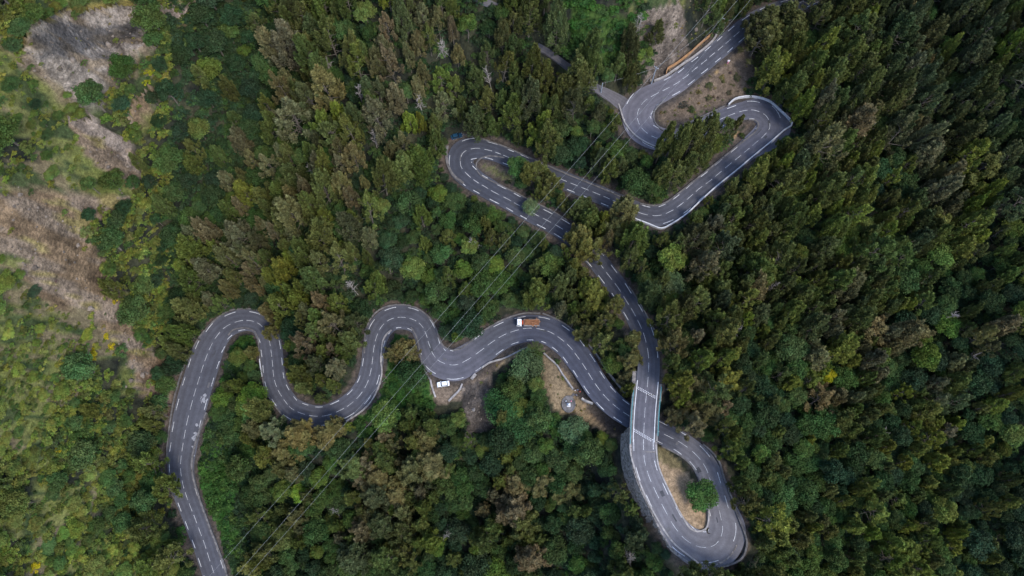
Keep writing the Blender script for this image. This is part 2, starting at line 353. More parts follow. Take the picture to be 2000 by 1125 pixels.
# land cover polygons, one of them painted shade (pixel space of the survey picture, laid on the terrain)
ROCK1 = [(35,95),(60,45),(110,20),(200,10),(300,12),(305,60),(300,100),(260,110),(235,140),(205,185),(165,215),(140,205),(120,170),(60,150),(32,125)]
ROCK2 = [(130,235),(180,226),(215,250),(240,265),(265,290),(278,330),(250,368),(225,350),(190,330),(150,290)]
ROCK3 = [(250,190),(295,172),(302,195),(280,240),(250,252)]
ROCK4 = [(15,360),(60,355),(150,365),(240,375),(252,392),(190,402),(165,430),(170,470),(200,520),(225,560),(235,600),(260,650),(300,700),(290,740),(240,760),(230,700),(190,640),(150,590),(110,600),(60,570),(30,530),(20,490),(0,480),(-60,480),(-60,380)]
ROCK5 = [(330,650),(372,640),(352,720),(332,800),(325,900),(300,880),(300,800),(280,765),(240,762),(250,720),(300,700)]
ROCK6 = [(1255,-40),(1350,-40),(1372,30),(1390,75),(1310,140),(1240,172),(1290,100),(1275,50)]
POLY = [(ROCK1, (.155, .130, .108), 'rock'), (ROCK2, (.155, .124, .102), 'rock'), (ROCK3, (.15, .115, .085), 'rock'), (ROCK4, (.140, .106, .078), 'rock'), (ROCK5, (.13, .092, .066), 'soil'), (ROCK6, (.12, .096, .078), 'rock'),
 ([(300,10),(380,0),(385,20),(330,40),(305,40)], (.15,.12,.10), 'rock'),
 ([(60,40),(110,10),(210,-10),(310,-10),(305,14),(200,14),(115,28),(66,62),(50,90),(35,95)], (.17,.14,.045), 'grass'),
 ([(1290,240),(1275,215),(1300,195),(1345,160),(1420,115),(1450,80),(1485,130),(1495,175),(1440,188),(1350,225),(1300,255)], (.10,.075,.055), 'grass'),
 ([(1290,200),(1345,162),(1400,132),(1405,142),(1350,178),(1300,215)], (.24,.16,.075), 'grass'),
 ([(1284,868),(1320,885),(1352,925),(1385,1000),(1385,1032),(1350,1040),(1308,985),(1285,925)], (.24,.170,.105), 'grass'),
 ([(1284,866),(1325,888),(1345,918),(1300,905),(1286,900)], (.15,.12,.06), 'grass'),  # upper end of the island, shade painted into the grass colour
 ([(925,312),(1000,312),(1030,352),(985,372),(935,345)], (.085,.085,.035), 'grass'),
 ([(1430,262),(1475,238),(1482,245),(1420,295),(1380,320)], (.20,.13,.07), 'grass'),
 ([(835,720),(870,735),(905,745),(945,715),(1020,685),(1000,700),(965,730),(960,765),(955,800),(905,790),(860,800),(845,775)], (.125,.095,.070), 'gravel'),
 ([(902,755),(955,740),(966,800),(960,860),(935,915),(910,895),(902,840)], (.055,.046,.040), 'rock'),
 ([(985,683),(1030,670),(1010,700),(940,740),(930,725)], (.19,.14,.08), 'grass'),
 ([(1060,690),(1110,735),(1135,772),(1180,805),(1230,832),(1225,858),(1150,825),(1120,815),(1085,800),(1062,745)], (.155,.115,.07), 'grass'),
 ([(1130,775),(1180,800),(1225,832),(1215,850),(1160,820)], (.23,.16,.095), 'grass'),
 ([(395,800),(430,820),(470,880),(490,1000),(480,1130),(445,1140),(400,1000),(378,930),(383,860)], (.028,.07,.014), 'vine'),
 ([(1120,-30),(1250,-30),(1260,60),(1200,60),(1120,50)], (.03,.055,.012), 'vine'),
 ([(800,640),(845,740),(850,800),(700,830),(745,700),(765,640)], (.04,.085,.018), 'vine'),
 ([(1240,440),(1330,440),(1300,470),(1250,460)], (.04,.05,.02), 'vine'),
 ([(1040,90),(1120,120),(1140,170),(1060,120)], (.09,.07,.06), 'soil')]
jx = (fbm(fx*.09, fy*.09, 3)-.44)*26; jy = (fbm(fx*.09+50, fy*.09+80, 3)-.44)*26
nA = fbm(fx*.16, fy*.16, 4)-.47; nB = fbm(fx*.5+9, fy*.5, 3)-.44
slopeish = sstep(250, 330, px_)           # 0 on the open left-hand slope
col = np.zeros((len(fx), 3)); col[:] = (.020, .022, .014)  # dark litter floor, with the shade between trees put into its colour
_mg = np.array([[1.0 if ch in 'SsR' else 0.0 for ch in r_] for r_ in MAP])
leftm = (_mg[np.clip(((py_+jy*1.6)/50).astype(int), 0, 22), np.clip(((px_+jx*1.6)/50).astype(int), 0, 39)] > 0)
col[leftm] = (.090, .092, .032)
_m1 = fbm(fx*.12+60, fy*.12+13, 4); _m2 = fbm(fx*.35+22, fy*.35+5, 3)
col[leftm & (_m1 > .53)] = (.090, .098, .028); col[leftm & (_m1 < .42)] = (.105, .085, .05); col[leftm & (_m2 > .50)] = (.035, .048, .018)
col += (nA*.05+(vnoise(fx*.9, fy*.9)-.5)*.03)[:, None]*np.array([1, .9, .4])
rock = np.zeros(len(fx)); 
for pol, c_, kind in POLY:
    m_ = in_poly(px_+jx*.6, py_+jy*.6, pol)
    col[m_] = c_
    if kind == 'rock': rock[m_] = 1
# nearest road by section
cuts = [0, ctrl(488.9, 626), ctrl(612, 812.5), ctrl(784, 619.5), ctrl(887, 713), ctrl(1030, 641), I_UNDER, I_LOOP, span_lo, span_hi, ctrl(1134, 474), I_HP, ctrl(1079, 343), I_MID, I_HP2, ctrl(1352, 257), I_HP3, len(RD)]
num = np.zeros(len(fx)); den = np.zeros(len(fx)); mind = np.full(len(fx), 1e9); drop = np.zeros(len(fx)); inside = np.zeros(len(fx), bool); zin = np.zeros(len(fx))
for a, b in zip(cuts[:-1], cuts[1:]):
    if a == span_lo: continue
    ia = np.searchsorted(SI, a); ib = min(np.searchsorted(SI, b)+1, len(S))
    ids = np.arange(ia, ib)
    bd = np.full(len(fx), 1e18); bi = np.zeros(len(fx), int)
    for i in ids:
        d2 = (fx-CW[i, 0])**2+(fy-CW[i, 1])**2
        m_ = d2 < bd; bd[m_] = d2[m_]; bi[m_] = i
    d = np.sqrt(bd); tx = CW[np.minimum(bi+1, len(S)-1)]-CW[np.maximum(bi-1, 0)]
    side = tx[:, 0]*(fy-CW[bi, 1])-tx[:, 1]*(fx-CW[bi, 0])      # positive: left of travel = outside of the lower loop
    e = d-np.where(side > 0, HWr[bi], HWl[bi])-.7
    w = 1/np.maximum(e, .04)**2.2
    w = np.where(e <= 0, 1e6/(1+d), w)
    num += w*(SZ[bi]-.22); den += w; mind = np.minimum(mind, e)
    if a == I_LOOP or a == I_UNDER:
        if a == I_LOOP: k = .12+.88*sstep(I_LOOP-1, I_LOOP+4.5, SI[bi])
        else: k = .12*sstep(I_LOOP-2.2, I_LOOP, SI[bi])
        if a == I_LOOP: k = k*(1-sstep(span_lo+3, span_lo+4, SI[bi]))
        dr = np.where(side > 0, sstep(-.3, 1.6, e)*(1-sstep(10, 34, e)), 0)*8.0*k
        drop = np.maximum(drop, dr)
bw = 1/7.0**2.2
far = sstep(0, 5, mind)
rough = nA*2.4+nB*.5
grn = fbm(fx*.28+31, fy*.28+7, 4)
c_rk = np.clip((fbm(fx*.13+4, fy*.22+2, 4)-.47)*5, -1, 1)
col = np.where((rock > 0)[:, None], col*(1+.28*c_rk+.5*(vnoise(fx*.8+5, fy*.8)-.5))[:, None], col)
dk = in_poly(px_+jx, py_+jy, [(70,85),(110,50),(200,55),(270,40),(285,75),(240,95),(190,100),(130,120),(80,130)])
col[dk] = col[dk]*np.array([.42, .45, .5])
och = (rock > 0) & (c_rk < -.25) & (px_ < 330); col[och] = col[och]*np.array([1.02, .93, .78])
gm = (rock > 0) & (grn > .60) & ~in_poly(px_, py_, ROCK1) & (px_ < 330); col[gm] = (.15, .12, .05)
_rd = 1-np.abs(2*vnoise(fx*.09+fy*.05+3, fy*.09-fx*.05)-1); _led = fbm(fx*.05+8, fy*.05+2, 3)*9; _led = (np.floor(_led)+sstep(.35, .65, _led-np.floor(_led)))/9*26
rk = _rd*3.2+np.abs(nB)*1.1+_led-12+(vnoise(fx*.3, fy*.3)-.5)*1.3
bz = base+rough*far+rock*rk*.55*sstep(2, 8, mind)
TZ = (num+bw*bz)/(den+bw)
# where the bridge deck hangs, only the lower road shapes the ground
TZ = TZ-drop
# verge of bare earth beside the carriageway
vm = (mind < 1.6+jx*.10) & (mind > -3)
_isl = in_poly(px_, py_, [(1278,862),(1325,880),(1360,925),(1392,1000),(1392,1036),(1350,1046),(1300,985),(1276,925)])
col[vm & ~_isl] = (.075, .058, .045)
vm2 = (mind < .6)
col[vm2 & ~_isl] = (.05, .042, .037)
TZg = TZ.reshape(NY, NX)
def gz(x, y):
    u = (x-X0)/ST; v = (y-Y0)/ST
    u = np.clip(u, 0, NX-1.001); v = np.clip(v, 0, NY-1.001)
    i = np.floor(u).astype(int); j = np.floor(v).astype(int); a = u-i; b = v-j
    return TZg[j, i]*(1-a)*(1-b)+TZg[j, i+1]*a*(1-b)+TZg[j+1, i]*(1-a)*b+TZg[j+1, i+1]*a*b
def g2w(px, py, up=0.0):
    z_ = 20.0
    for _ in range(40):
        p = p2w(px, py, z_); z_ = .6*z_+.4*(float(gz(p[0], p[1]))+up)
    p = p2w(px, py, z_); return p
# terrain mesh with a wide outer apron reaching far away
me = bpy.data.meshes.new('ground')
verts = np.stack([fx, fy, TZ], 1)
ii = np.arange(NX*NY).reshape(NY, NX)
quads = np.stack([ii[:-1, :-1], ii[:-1, 1:], ii[1:, 1:], ii[1:, :-1]], 2).reshape(-1, 4)
ring = np.concatenate([ii[0, :], ii[1:, -1], ii[-1, -2::-1], ii[-2:0:-1, 0]])
rv = verts[ring]; cen = np.array([0, 127.0])
aprons = []; allv = [verts]; n0 = len(verts); prev_r = ring
for k, (sc_, dzz) in enumerate(((1.35, 0), (2.2, 6), (6.0, -10))):
    nv = rv.copy(); nv[:, :2] = cen+(rv[:, :2]-cen)*sc_; nv[:, 2] = rv[:, 2]*(.8 if k < 2 else .2)+dzz
    idn = np.arange(n0, n0+len(nv)); n0 += len(nv); allv.append(nv)
    aprons.append(np.stack([prev_r, idn, np.roll(idn, -1), np.roll(prev_r, -1)], 1)); prev_r = idn
verts2 = np.concatenate(allv); quads = np.concatenate([quads]+aprons)
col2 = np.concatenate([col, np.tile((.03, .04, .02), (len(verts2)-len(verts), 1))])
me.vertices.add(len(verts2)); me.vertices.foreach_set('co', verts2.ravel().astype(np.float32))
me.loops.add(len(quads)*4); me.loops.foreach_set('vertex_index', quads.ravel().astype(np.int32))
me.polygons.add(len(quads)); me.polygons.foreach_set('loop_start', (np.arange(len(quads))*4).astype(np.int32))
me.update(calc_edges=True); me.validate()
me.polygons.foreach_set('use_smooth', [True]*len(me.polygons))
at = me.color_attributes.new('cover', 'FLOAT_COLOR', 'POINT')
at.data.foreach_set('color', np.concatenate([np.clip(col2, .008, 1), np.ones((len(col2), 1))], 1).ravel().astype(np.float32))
at = me.attributes.new('rockm', 'FLOAT', 'POINT'); rr_ = rock.reshape(NY, NX).copy()
for _ in range(2): rr_[1:-1, 1:-1] = (rr_[1:-1, 1:-1]*2+rr_[:-2, 1:-1]+rr_[2:, 1:-1]+rr_[1:-1, :-2]+rr_[1:-1, 2:])/6
at.data.foreach_set('value', np.concatenate([rr_.ravel(), np.zeros(len(verts2)-len(verts))]).astype(np.float32))
me.materials.append(M['ground'])
go = bpy.data.objects.new('ground', me); C.objects.link(go)
tag(go, 'steep forested hillside ground with bare rock and soil patches', 'ground', kind='structure')

# ------------------------------------------------------------------ road surface and markings
def strip_mesh(name, L, Rr, m, cols=None, skirt=.5, parent=None, across=16):
    v = []; f = []; n = len(L); K_ = across
    for i in range(n):
        v.append(tuple(L[i]-np.array([0, 0, skirt])))
        for k in range(K_+1): v.append(tuple(L[i]*(1-k/K_)+Rr[i]*(k/K_)))
        v.append(tuple(Rr[i]-np.array([0, 0, skirt])))
    W_ = K_+3
    for i in range(n-1):
        for k in range(W_-1): f.append((i*W_+k, (i+1)*W_+k, (i+1)*W_+k+1, i*W_+k+1))
    o = link(name, v, f, m, parent)
    if cols is not None:
        a_ = o.data.color_attributes.new('cover', 'FLOAT_COLOR', 'POINT')
        cc = np.repeat(np.concatenate([cols, np.ones((n, 1))], 1), W_, 0)
        kk = np.tile(np.abs(np.arange(W_)-(W_-1)/2)/((W_-1)/2), n)   # pale dusty shoulders, darker polished wheel tracks
        ln = np.repeat(fbm(np.arange(n)*.13, np.arange(n)*0+5.0, 3), W_)
        cc[:, :3] *= (1+.30*sstep(.74, .95, kk)*(.5+ln)-.20*np.exp(-((kk-.26)/.07)**2)-.17*np.exp(-((kk-.58)/.07)**2)+.05*np.exp(-((kk-.42)/.06)**2))[:, None]; a_.data.foreach_set('color', cc.ravel().astype(np.float32))
    return o
asp = np.zeros((len(S), 3)); asp[:] = (.066, .067, .080)
new = (SI > I_BN+1.6) & (SI < I_MID-4); asp[new] = (.048, .051, .065)
asp[(SI > ctrl(838, 672)) & (SI < ctrl(937, 685))] = (.090, .088, .104)
loopm = (SI > I_UNDER+3) & (SI < I_BS+.8); asp[loopm] = (.120, .115, .126)
asp[(SI >= I_BS+.8) & (SI < I_BN+.0)] = (.082, .080, .095)
asp[(SI > I_HP3-6) & (SI < I_HP3+6)] = (.112, .106, .122)
asp[(SI > I_HP2-4) & (SI < I_HP3-5)] = (.080, .080, .098)
dkm = (SI > ctrl(1030, 641)-1) & (SI < I_UNDER+2); asp[dkm] = (.052, .055, .074)  # wooded stretch: shade of the trees put into the asphalt colour
ker = np.ones(7)/7; 
for c_ in range(3): asp[:, c_] = np.convolve(np.pad(asp[:, c_], 3, mode='edge'), ker, 'valid')
road = strip_mesh('road', LW, RW, M['asphalt'], asp, .5)
tag(road, 'grey two-lane asphalt mountain road winding in hairpin bends', 'road', kind='structure')
def ribbon(mb, i0, i1, off, wpx, dz=.02, n=5):
    pts = []
    for k in range(n+1):
        i = i0+(i1-i0)*k/n
        a = road_pt(i, off-wpx/2, dz); b = road_pt(i, off+wpx/2, dz); pts += [a, b]
    mb.add(pts, [(2*k, 2*k+2, 2*k+3, 2*k+1) for k in range(n)])
def samp(si): return float(np.interp(si, SI, np.arange(len(S))))
cl = MB(); el = MB()
seg = np.hypot(*np.diff(RD[:, :2], axis=0).T)
for k in range(1, len(RD)-1):
    ribbon(cl, samp(k-.335), samp(k+.335), 0, .68)
cum = np.concatenate([[0], np.cumsum(np.hypot(*np.diff(S[:, :2], axis=0).T))])
for side in (-1, 1):
    s_ = 8 if side > 0 else 22
    while s_ < cum[-1]-30:
        i = float(np.interp(s_, cum, np.arange(len(S)))); k = int(np.interp(i, np.arange(len(S)), SI)); per = seg[min(k, len(seg)-1)]
        # the curved outer or inner side is longer or shorter than the centre line
        per = 1.5*min(max(per, 18), 36)
        if not (I_BS+.3 < SI[int(i)] < I_BN+.1) and not(I_HP3+1.5 < SI[int(i)] < I_HP3+3.2 and side < 0):
            w1 = float(np.interp(s_+per*.47, cum, np.arange(len(S))))
            hw = S[int(i), 2]
            ribbon(el, i, w1, side*hw, 1.05)
        s_ += per
# solid edge strips on the bridge
cl.build('centre_line', M['paint'], road); el.build('edge_line', M['paint'], road)
sp = MB()
for (cx, cy, r0, n_) in ((397, 781, 8, 46), (400, 772, 5, 18), (384, 830, 4, 14), (382, 848, 5, 16), (380, 858, 6, 16), (377, 872, 3, 8), (378, 890, 3, 8)):
    for _ in range(n_):
        a = rnd.uniform(0, 6.28); r = r0*abs(rnd.gauss(0, .5)); q = near_idx(cx, cy, 0, 22)
        x, y = cx+math.cos(a)*r*.7, cy+math.sin(a)*r
        c0 = p2w(x, y, SZ[near_idx(x, y, 0, 22)]+.02)
        rr = rnd.uniform(.12, .5); n = 7
        sp.add([(c0[0]+math.cos(k*6.283/n)*rr*rnd.uniform(.6, 1.2), c0[1]+math.sin(k*6.283/n)*rr*rnd.uniform(.6, 1.2), c0[2]+rnd.uniform(0, .006)) for k in range(n)], [tuple(range(n))])
rp = MB(); rp2 = MB()
for k_ in range(34):
    i_ = rnd.uniform(10, len(S)-20); ln_ = rnd.uniform(2, 9); off_ = rnd.uniform(-.8, .8)*S[int(i_), 2]
    if I_BS < SI[int(i_)] < I_BN: continue
    w_ = rnd.uniform(2, 9)*(.5 if rnd.random() < .5 else 1); ribbon(rp if k_ % 3 else rp2, i_, i_+ln_*.7, off_, w_, .008, 4)
rp.build('repair_patch', mat('new_asphalt_patch', (.045, .046, .052), .85, noise=(1.0, .8, 1.2)), road); rp2.build('worn_patch', mat('worn_asphalt_patch', (.10, .097, .10), .9, noise=(.8, .7, 1.2)), road)
sp.build('white_spill', M['splash'], road)

# side track joining the upper hairpin, and the fragment of track at the top edge
def track(name, pts, hw, label):
    P = np.array([(x, y, w) for (x, y), w in zip(pts, hw)], float); Q, _ = catmull(P, 5)
    t = np.gradient(Q[:, :2], axis=0); t /= np.linalg.norm(t, axis=1)[:, None]; n = np.stack([-t[:, 1], t[:, 0]], 1)
    L = []; Rr = []
    for q, nn in zip(Q, n):
        c0 = g2w(q[0], q[1]); zc = c0[2]+.12
        l = p2w(q[0]+nn[0]*q[2], q[1]+nn[1]*q[2], zc); r = p2w(q[0]-nn[0]*q[2], q[1]-nn[1]*q[2], zc)
        l[2] = max(zc, float(gz(l[0], l[1]))+.08); r[2] = max(zc, float(gz(r[0], r[1]))+.08)
        L.append(l); Rr.append(r)
    o = strip_mesh(name, L, Rr, M['asphalt'], np.tile((.085, .08, .088), (len(L), 1)), .8)
    return tag(o, label, 'track', kind='structure')
track('side_track', [(1050,92),(1075,106),(1105,128),(1135,150),(1165,172),(1190,186),(1212,200),(1232,214)], [4,4,4.5,5,6,9,13,12], 'narrow pale side track joining the upper hairpin from the left')
track('side_track', [(915,-12),(935,-2),(955,8),(975,16)], [4,4,4,4], 'short visible piece of narrow track at the top edge of the forest')

# ------------------------------------------------------------------ walls, kerbs, fences
def wall_px(name, pts, m, h, th, label, cat, lo=0, hi=None, group=None, step=6, ground=False, jag=0.0, below=1.0, gaps=False, parent=None):
    P = np.array([(x, y, 0) for x, y in pts], float); Q, _ = catmull(P, step)
    W_ = []
    for q in Q:
        if ground: w = g2w(q[0], q[1])
        else:
            i = near_idx(q[0], q[1], lo, hi); w = p2w(q[0], q[1], SZ[i])
        W_.append(w)
    W_ = np.array(W_); t = np.gradient(W_[:, :2], axis=0); t /= np.linalg.norm(t, axis=1)[:, None]+1e-9; n = np.stack([-t[:, 1], t[:, 0]], 1)*th/2
    mb = MB(); k0 = None
    vv = []; 
    for i, w in enumerate(W_):
        hh = h*(1+jag*rnd.uniform(-1, 1))
        vv += [(w[0]+n[i, 0], w[1]+n[i, 1], w[2]-below), (w[0]+n[i, 0], w[1]+n[i, 1], w[2]+hh), (w[0]-n[i, 0], w[1]-n[i, 1], w[2]+hh), (w[0]-n[i, 0], w[1]-n[i, 1], w[2]-below)]
    ff = []; L = len(W_)
    for i in range(L-1):
        if gaps and rnd.random() < gaps: continue
        a = i*4
        for j in range(3): ff.append((a+j, a+j+1, a+j+5, a+j+4))
        ff.append((a+3, a, a+4, a+7)); 
        ff.append((a, a+1, a+2, a+3)[::-1]); ff.append((a+4, a+5, a+6, a+7))
    o = link(name, vv, ff, m, parent)
    if parent is None: tag(o, label, cat, group)
    return o
W = wall_px
W('parapet_wall', [(1422,206),(1430,198),(1442,192),(1470,190),(1500,198),(1520,214),(1546,242),(1530,256),(1500,282),(1468,308),(1440,332),(1400,364),(1372,389),(1340,419),(1310,439),(1290,447),(1265,438),(1236,427)],
  M['white_wall'], .9, .38, 'long white parapet wrapping the outside of the upper right hairpin', 'parapet wall', I_MID-3, I_HP2+6)
W('stone_wall', [(404,806),(392,838),(382,868),(376,900),(378,930),(388,965),(398,995),(410,1028),(426,1070),(440,1108),(449,1145)], M['kerb'], .7, .6, 'dark stone wall along the right edge of the bottom left road', 'wall', 0, 20, jag=.15)
W('kerb_wall', [(446,655),(455,645),(470,641),(487,642),(499,650),(505,665),(507,690),(513,735),(520,765),(535,790),(550,808)], M['kerb'], .5, .45, 'dark low wall on the inside of the left hairpin by the pit', 'wall', 20, 36, jag=.2)
W('kerb_wall', [(765,645),(756,652),(748,666),(745,690),(744,705),(746,730),(738,760),(722,788),(700,808),(676,823)], M['concrete'], .5, .5, 'low grey wall inside the hairpin left of the yellow-brown casuarina', 'wall', 36, 52, jag=.2)
W('kerb_wall', [(803,640),(812,655),(818,675),(822,700),(830,725),(842,744)], M['kerb'], .5, .5, 'low wall between the green gully and the road above the white car', 'wall', 48, 58, jag=.25)
W('rubble_wall', [(841,742),(843,752),(846,762),(851,776)], M['concrete'], .6, .6, 'broken pale low wall on the left side of the lay-by', 'wall', ground=True, jag=.3)
W('rubble_wall', [(903,750),(899,760),(892,768),(884,776),(876,784)], M['concrete'], .6, .6, 'curved pale low wall on the right side of the lay-by', 'wall', ground=True, jag=.3)
W('parapet_wall', [(941,719),(955,709),(985,700),(1010,688),(1032,678)], M['concrete'], .6, .5, 'low grey parapet below the road just left of the palm', 'parapet wall', 55, 66, jag=.15)
W('parapet_wall', [(1062,690),(1075,702),(1088,714),(1098,730),(1108,744),(1119,760)], M['concrete'], .6, .5, 'low grey parapet above the people on the dry grass verge', 'parapet wall', 60, 72, jag=.2)
W('parapet_wall', [(1136,778),(1146,784),(1158,788)], M['concrete'], .7, .6, 'short broken parapet just below the group of people', 'parapet wall', 64, 74, jag=.3)
W('parapet_wall', [(1372,868),(1390,884),(1404,903),(1412,930),(1427,970),(1441,1010),(1456,1050),(1456,1072),(1448,1090),(1432,1100),(1410,1107),(1395,1109)], M['kerb'], .8, .55, 'dark parapet around the outside of the lower loop road', 'parapet wall', I_UNDER+3, I_LOOP+1)
W('parapet_wall', [(1231,852),(1231,880),(1237,908),(1250,945),(1268,985),(1290,1025),(1315,1060),(1345,1085),(1368,1103)], M['concrete'], .45, .5, 'pale coping on top of the tall rubble retaining wall', 'parapet wall', I_LOOP, I_BS+2, jag=.1)
W('island_kerb', [(1281,868),(1284,900),(1290,922),(1305,955),(1322,990),(1338,1018),(1348,1032),(1362,1038),(1378,1033),(1384,1015),(1384,998)], M['concrete'], .25, .5, 'pale kerb around the dry grass island, bridge side', 'kerb', I_LOOP-1, I_BS+1)
W('island_kerb', [(1384,995),(1378,972),(1368,945),(1354,915),(1335,895),(1310,880),(1292,872)], M['kerb'], .25, .4, 'dark kerb around the dry grass island, lower road side', 'kerb', I_UNDER, I_LOOP-1)
W('roadside_wall', [(1277,159),(1300,149),(1330,128),(1362,106),(1392,80),(1404,58),(1420,42),(1438,34)], M['concrete'], .6, .6, 'pale low wall beside the top road in front of the orange boards', 'wall', I_HP3+3, len(RD), jag=.1)
W('orange_barrier', [(1300,148),(1303,138),(1320,127),(1345,108),(1365,90),(1388,71)], M['orange'], 1.7, .25, 'jagged orange board barrier at the foot of the scree slope', 'barrier', I_HP3+3, len(RD), jag=.12)
W('parapet_wall', [(1208,204),(1213,220),(1219,238),(1229,253),(1242,266),(1260,278),(1280,287)], M['concrete'], .5, .5, 'pale low parapet on the left outside of the upper left hairpin', 'parapet wall', I_HP3-3, I_HP3+4)
W('island_kerb', [(1296,198),(1284,208),(1277,222),(1278,238),(1288,250),(1300,257),(1322,253),(1350,238),(1385,222),(1415,208)], M['kerb'], .4, .45, 'kerb around the tip of the dry brown bank in the top hairpin', 'kerb', I_HP3-7, I_HP3+4, jag=.2)
W('island_kerb', [(1462,234),(1474,235),(1481,243),(1476,256),(1460,270),(1440,285),(1400,318),(1360,350),(1330,374),(1300,396),(1275,402),(1250,398)], M['kerb'], .35, .5, 'kerb below the row of casuarinas inside the white parapet hairpin', 'kerb', I_MID-3, I_HP2+2, jag=.2)
W('roadside_kerb', [(893,262),(912,264),(935,270),(965,279),(1000,293),(1045,313),(1085,331),(1130,350),(1170,366),(1210,384),(1240,398)], M['kerb'], .3, .45, 'low kerb along the upper side of the middle road from the blue car', 'kerb', I_HP-2, I_MID, jag=.3)
W('roadside_kerb', [(1003,306+68),(1040,394),(1075,410),(1110,432)], M['kerb'], .3, .4, 'dark kerb above the road between the two casuarina clumps', 'kerb', I_HP-14, I_HP, jag=.3)
W('island_kerb', [(985,308),(955,305),(935,312),(930,326),(938,342),(960,354),(985,366),(1003,375)], M['kerb'], .25, .4, 'kerb around the olive grass tip of the middle hairpin', 'kerb', I_HP-7, I_HP+6, jag=.2)
W('roadside_kerb', [(874,285),(872,305),(876,325),(886,343),(905,358)], M['kerb'], .3, .9, 'brownish strip kerb outside the middle hairpin below the blue car', 'kerb', I_HP-4, I_HP+3)
W('roadside_kerb', [(712,690),(712,665),(716,640),(728,617),(745,603),(768,596),(795,596),(818,604),(838,620),(851,640),(858,662),(866,676),(880,683),(897,682),(918,668),(945,646),(975,628),(1000,618),(1025,612),(1055,612)],
  M['kerb'], .3, .5, 'long pale kerb on the uphill side of the road left of the truck', 'kerb', 40, 66, jag=.3)
W('roadside_kerb', [(1060,612),(1090,625),(1120,645),(1145,668),(1165,692),(1182,718),(1200,742),(1222,768)], M['kerb'], .3, .5, 'kerb on the uphill side of the road between truck and bridge', 'kerb', 60, 74, jag=.3)
W('roadside_kerb', [(326,905),(328,860),(336,800),(345,760),(357,720),(372,690),(392,655),(418,627),(445,608),(475,603),(505,605)], M['kerb'], .3, .5, 'kerb along the brown bank left of the road with the white spill', 'kerb', 8, 26, jag=.3)
W('roadside_wall', [(1228,560),(1245,585),(1262,615),(1278,645),(1290,672)], M['kerb'], .5, .4, 'dark low wall right of the road north of the bridge', 'wall', I_BN, I_BN+14, jag=.2)
W('concrete_block', [(921,741),(929,731)], M['concrete'], .9, 1.0, 'pale concrete block lying by the lay-by entrance', 'concrete block', ground=True, below=.3, step=4)

# tall rubble retaining wall outside the loop
v = []; f = []; rows = 7
ia, ib = samp(I_LOOP-1.6), samp(span_lo+.45); nn = 60
for k in range(nn+1):
    i = ia+(ib-ia)*k/nn; c0 = road_pt(i, 0); e0 = road_pt(i, -(float(np.interp(i, range(len(S)), S[:, 2]))+4.0)); d = e0-c0; d[2] = 0; d /= np.linalg.norm(d)
    hgt = 8.5*min(1, .06+(k/26.0)**.9)
    for r in range(rows+1):
        t = r/rows; p = e0+d*(.1+t*hgt*.23); zt = c0[2]+.1-t*hgt
        v.append((p[0]+rnd.uniform(-.06, .06), p[1]+rnd.uniform(-.06, .06), zt))
for k in range(nn):
    for r in range(rows):
        a = k*(rows+1)+r; f.append((a, a+1, a+rows+2, a+rows+1))
o = link('retaining_wall', v, f, M['stone'])
tag(o, 'tall grey rubble retaining wall holding up the left side of the lower loop', 'retaining wall')
sm = o.modifiers.new('thickness', 'SOLIDIFY'); sm.thickness = .4; sm.offset = -1

# white steel guard rail on inner left hairpin
def railing(name, pts, m, h, lo, hi, label, cat, parent=None, post=2.0, rails=(1.0,), rr=.06, zoff=0):
    P = np.array([(x, y, 0) for x, y in pts], float); Q, _ = catmull(P, 8)
    Wp = [p2w(q[0], q[1], SZ[near_idx(q[0], q[1], lo, hi)]+zoff) for q in Q]
    root = parent or tag(empty(name, Wp[0]), label, cat)
    o0 = np.array(Wp[0]) if parent is None else np.zeros(3)
    mb = MB()
    for r in rails: mb.tube([w+np.array([0, 0, h*r])-o0 for w in Wp], rr, 6)
    mb.build('rail', m, root)
    acc = 0
    for a, b in zip(Wp[:-1], Wp[1:]):
        L = np.linalg.norm(b-a); k = 0
        while acc+0 < L:
            p = a+(b-a)*acc/L-o0; acc += post
            MB().box((p[0], p[1], p[2]+h/2-.1), (.1, .1, h+.2)).build('post', m, root)
        acc -= L
    return root
railing('guard_rail', [(508,702),(510,718),(513,736)], M['white_wall'], .9, 25, 33, 'short white guard rail beside the pit inside the left hairpin', 'guard rail', rr=.22, rails=(.8,))

# ------------------------------------------------------------------ the bridge
bi0, bi1 = samp(span_lo), samp(span_hi)
org = road_pt((bi0+bi1)/2, 0); br = tag(empty('road_bridge', org), 'short concrete bridge carrying the upper road over the lower road, with teal railings', 'bridge')
def bstrip(name, m, off0, off1, z0, z1, ia, ib, skew=0.0, n=8, par=br):
    v = []; f = []
    for k in range(n+1):
        i = ia+(ib-ia)*k/n
        sc = lambda off: skew*off
        for (off, zz) in ((off0, z0), (off0, z1), (off1, z1), (off1, z0)):
            p = road_pt(i+sc(off), off, zz)-org; v.append(tuple(p))
    for k in range(n):
        for j in range(4): f.append((k*4+j, k*4+(j+1) % 4, k*4+4+(j+1) % 4, k*4+4+j))
    f.append((3, 2, 1, 0)); f.append(tuple(n*4+j for j in range(4)))
    return link(name, v, f, m, par)
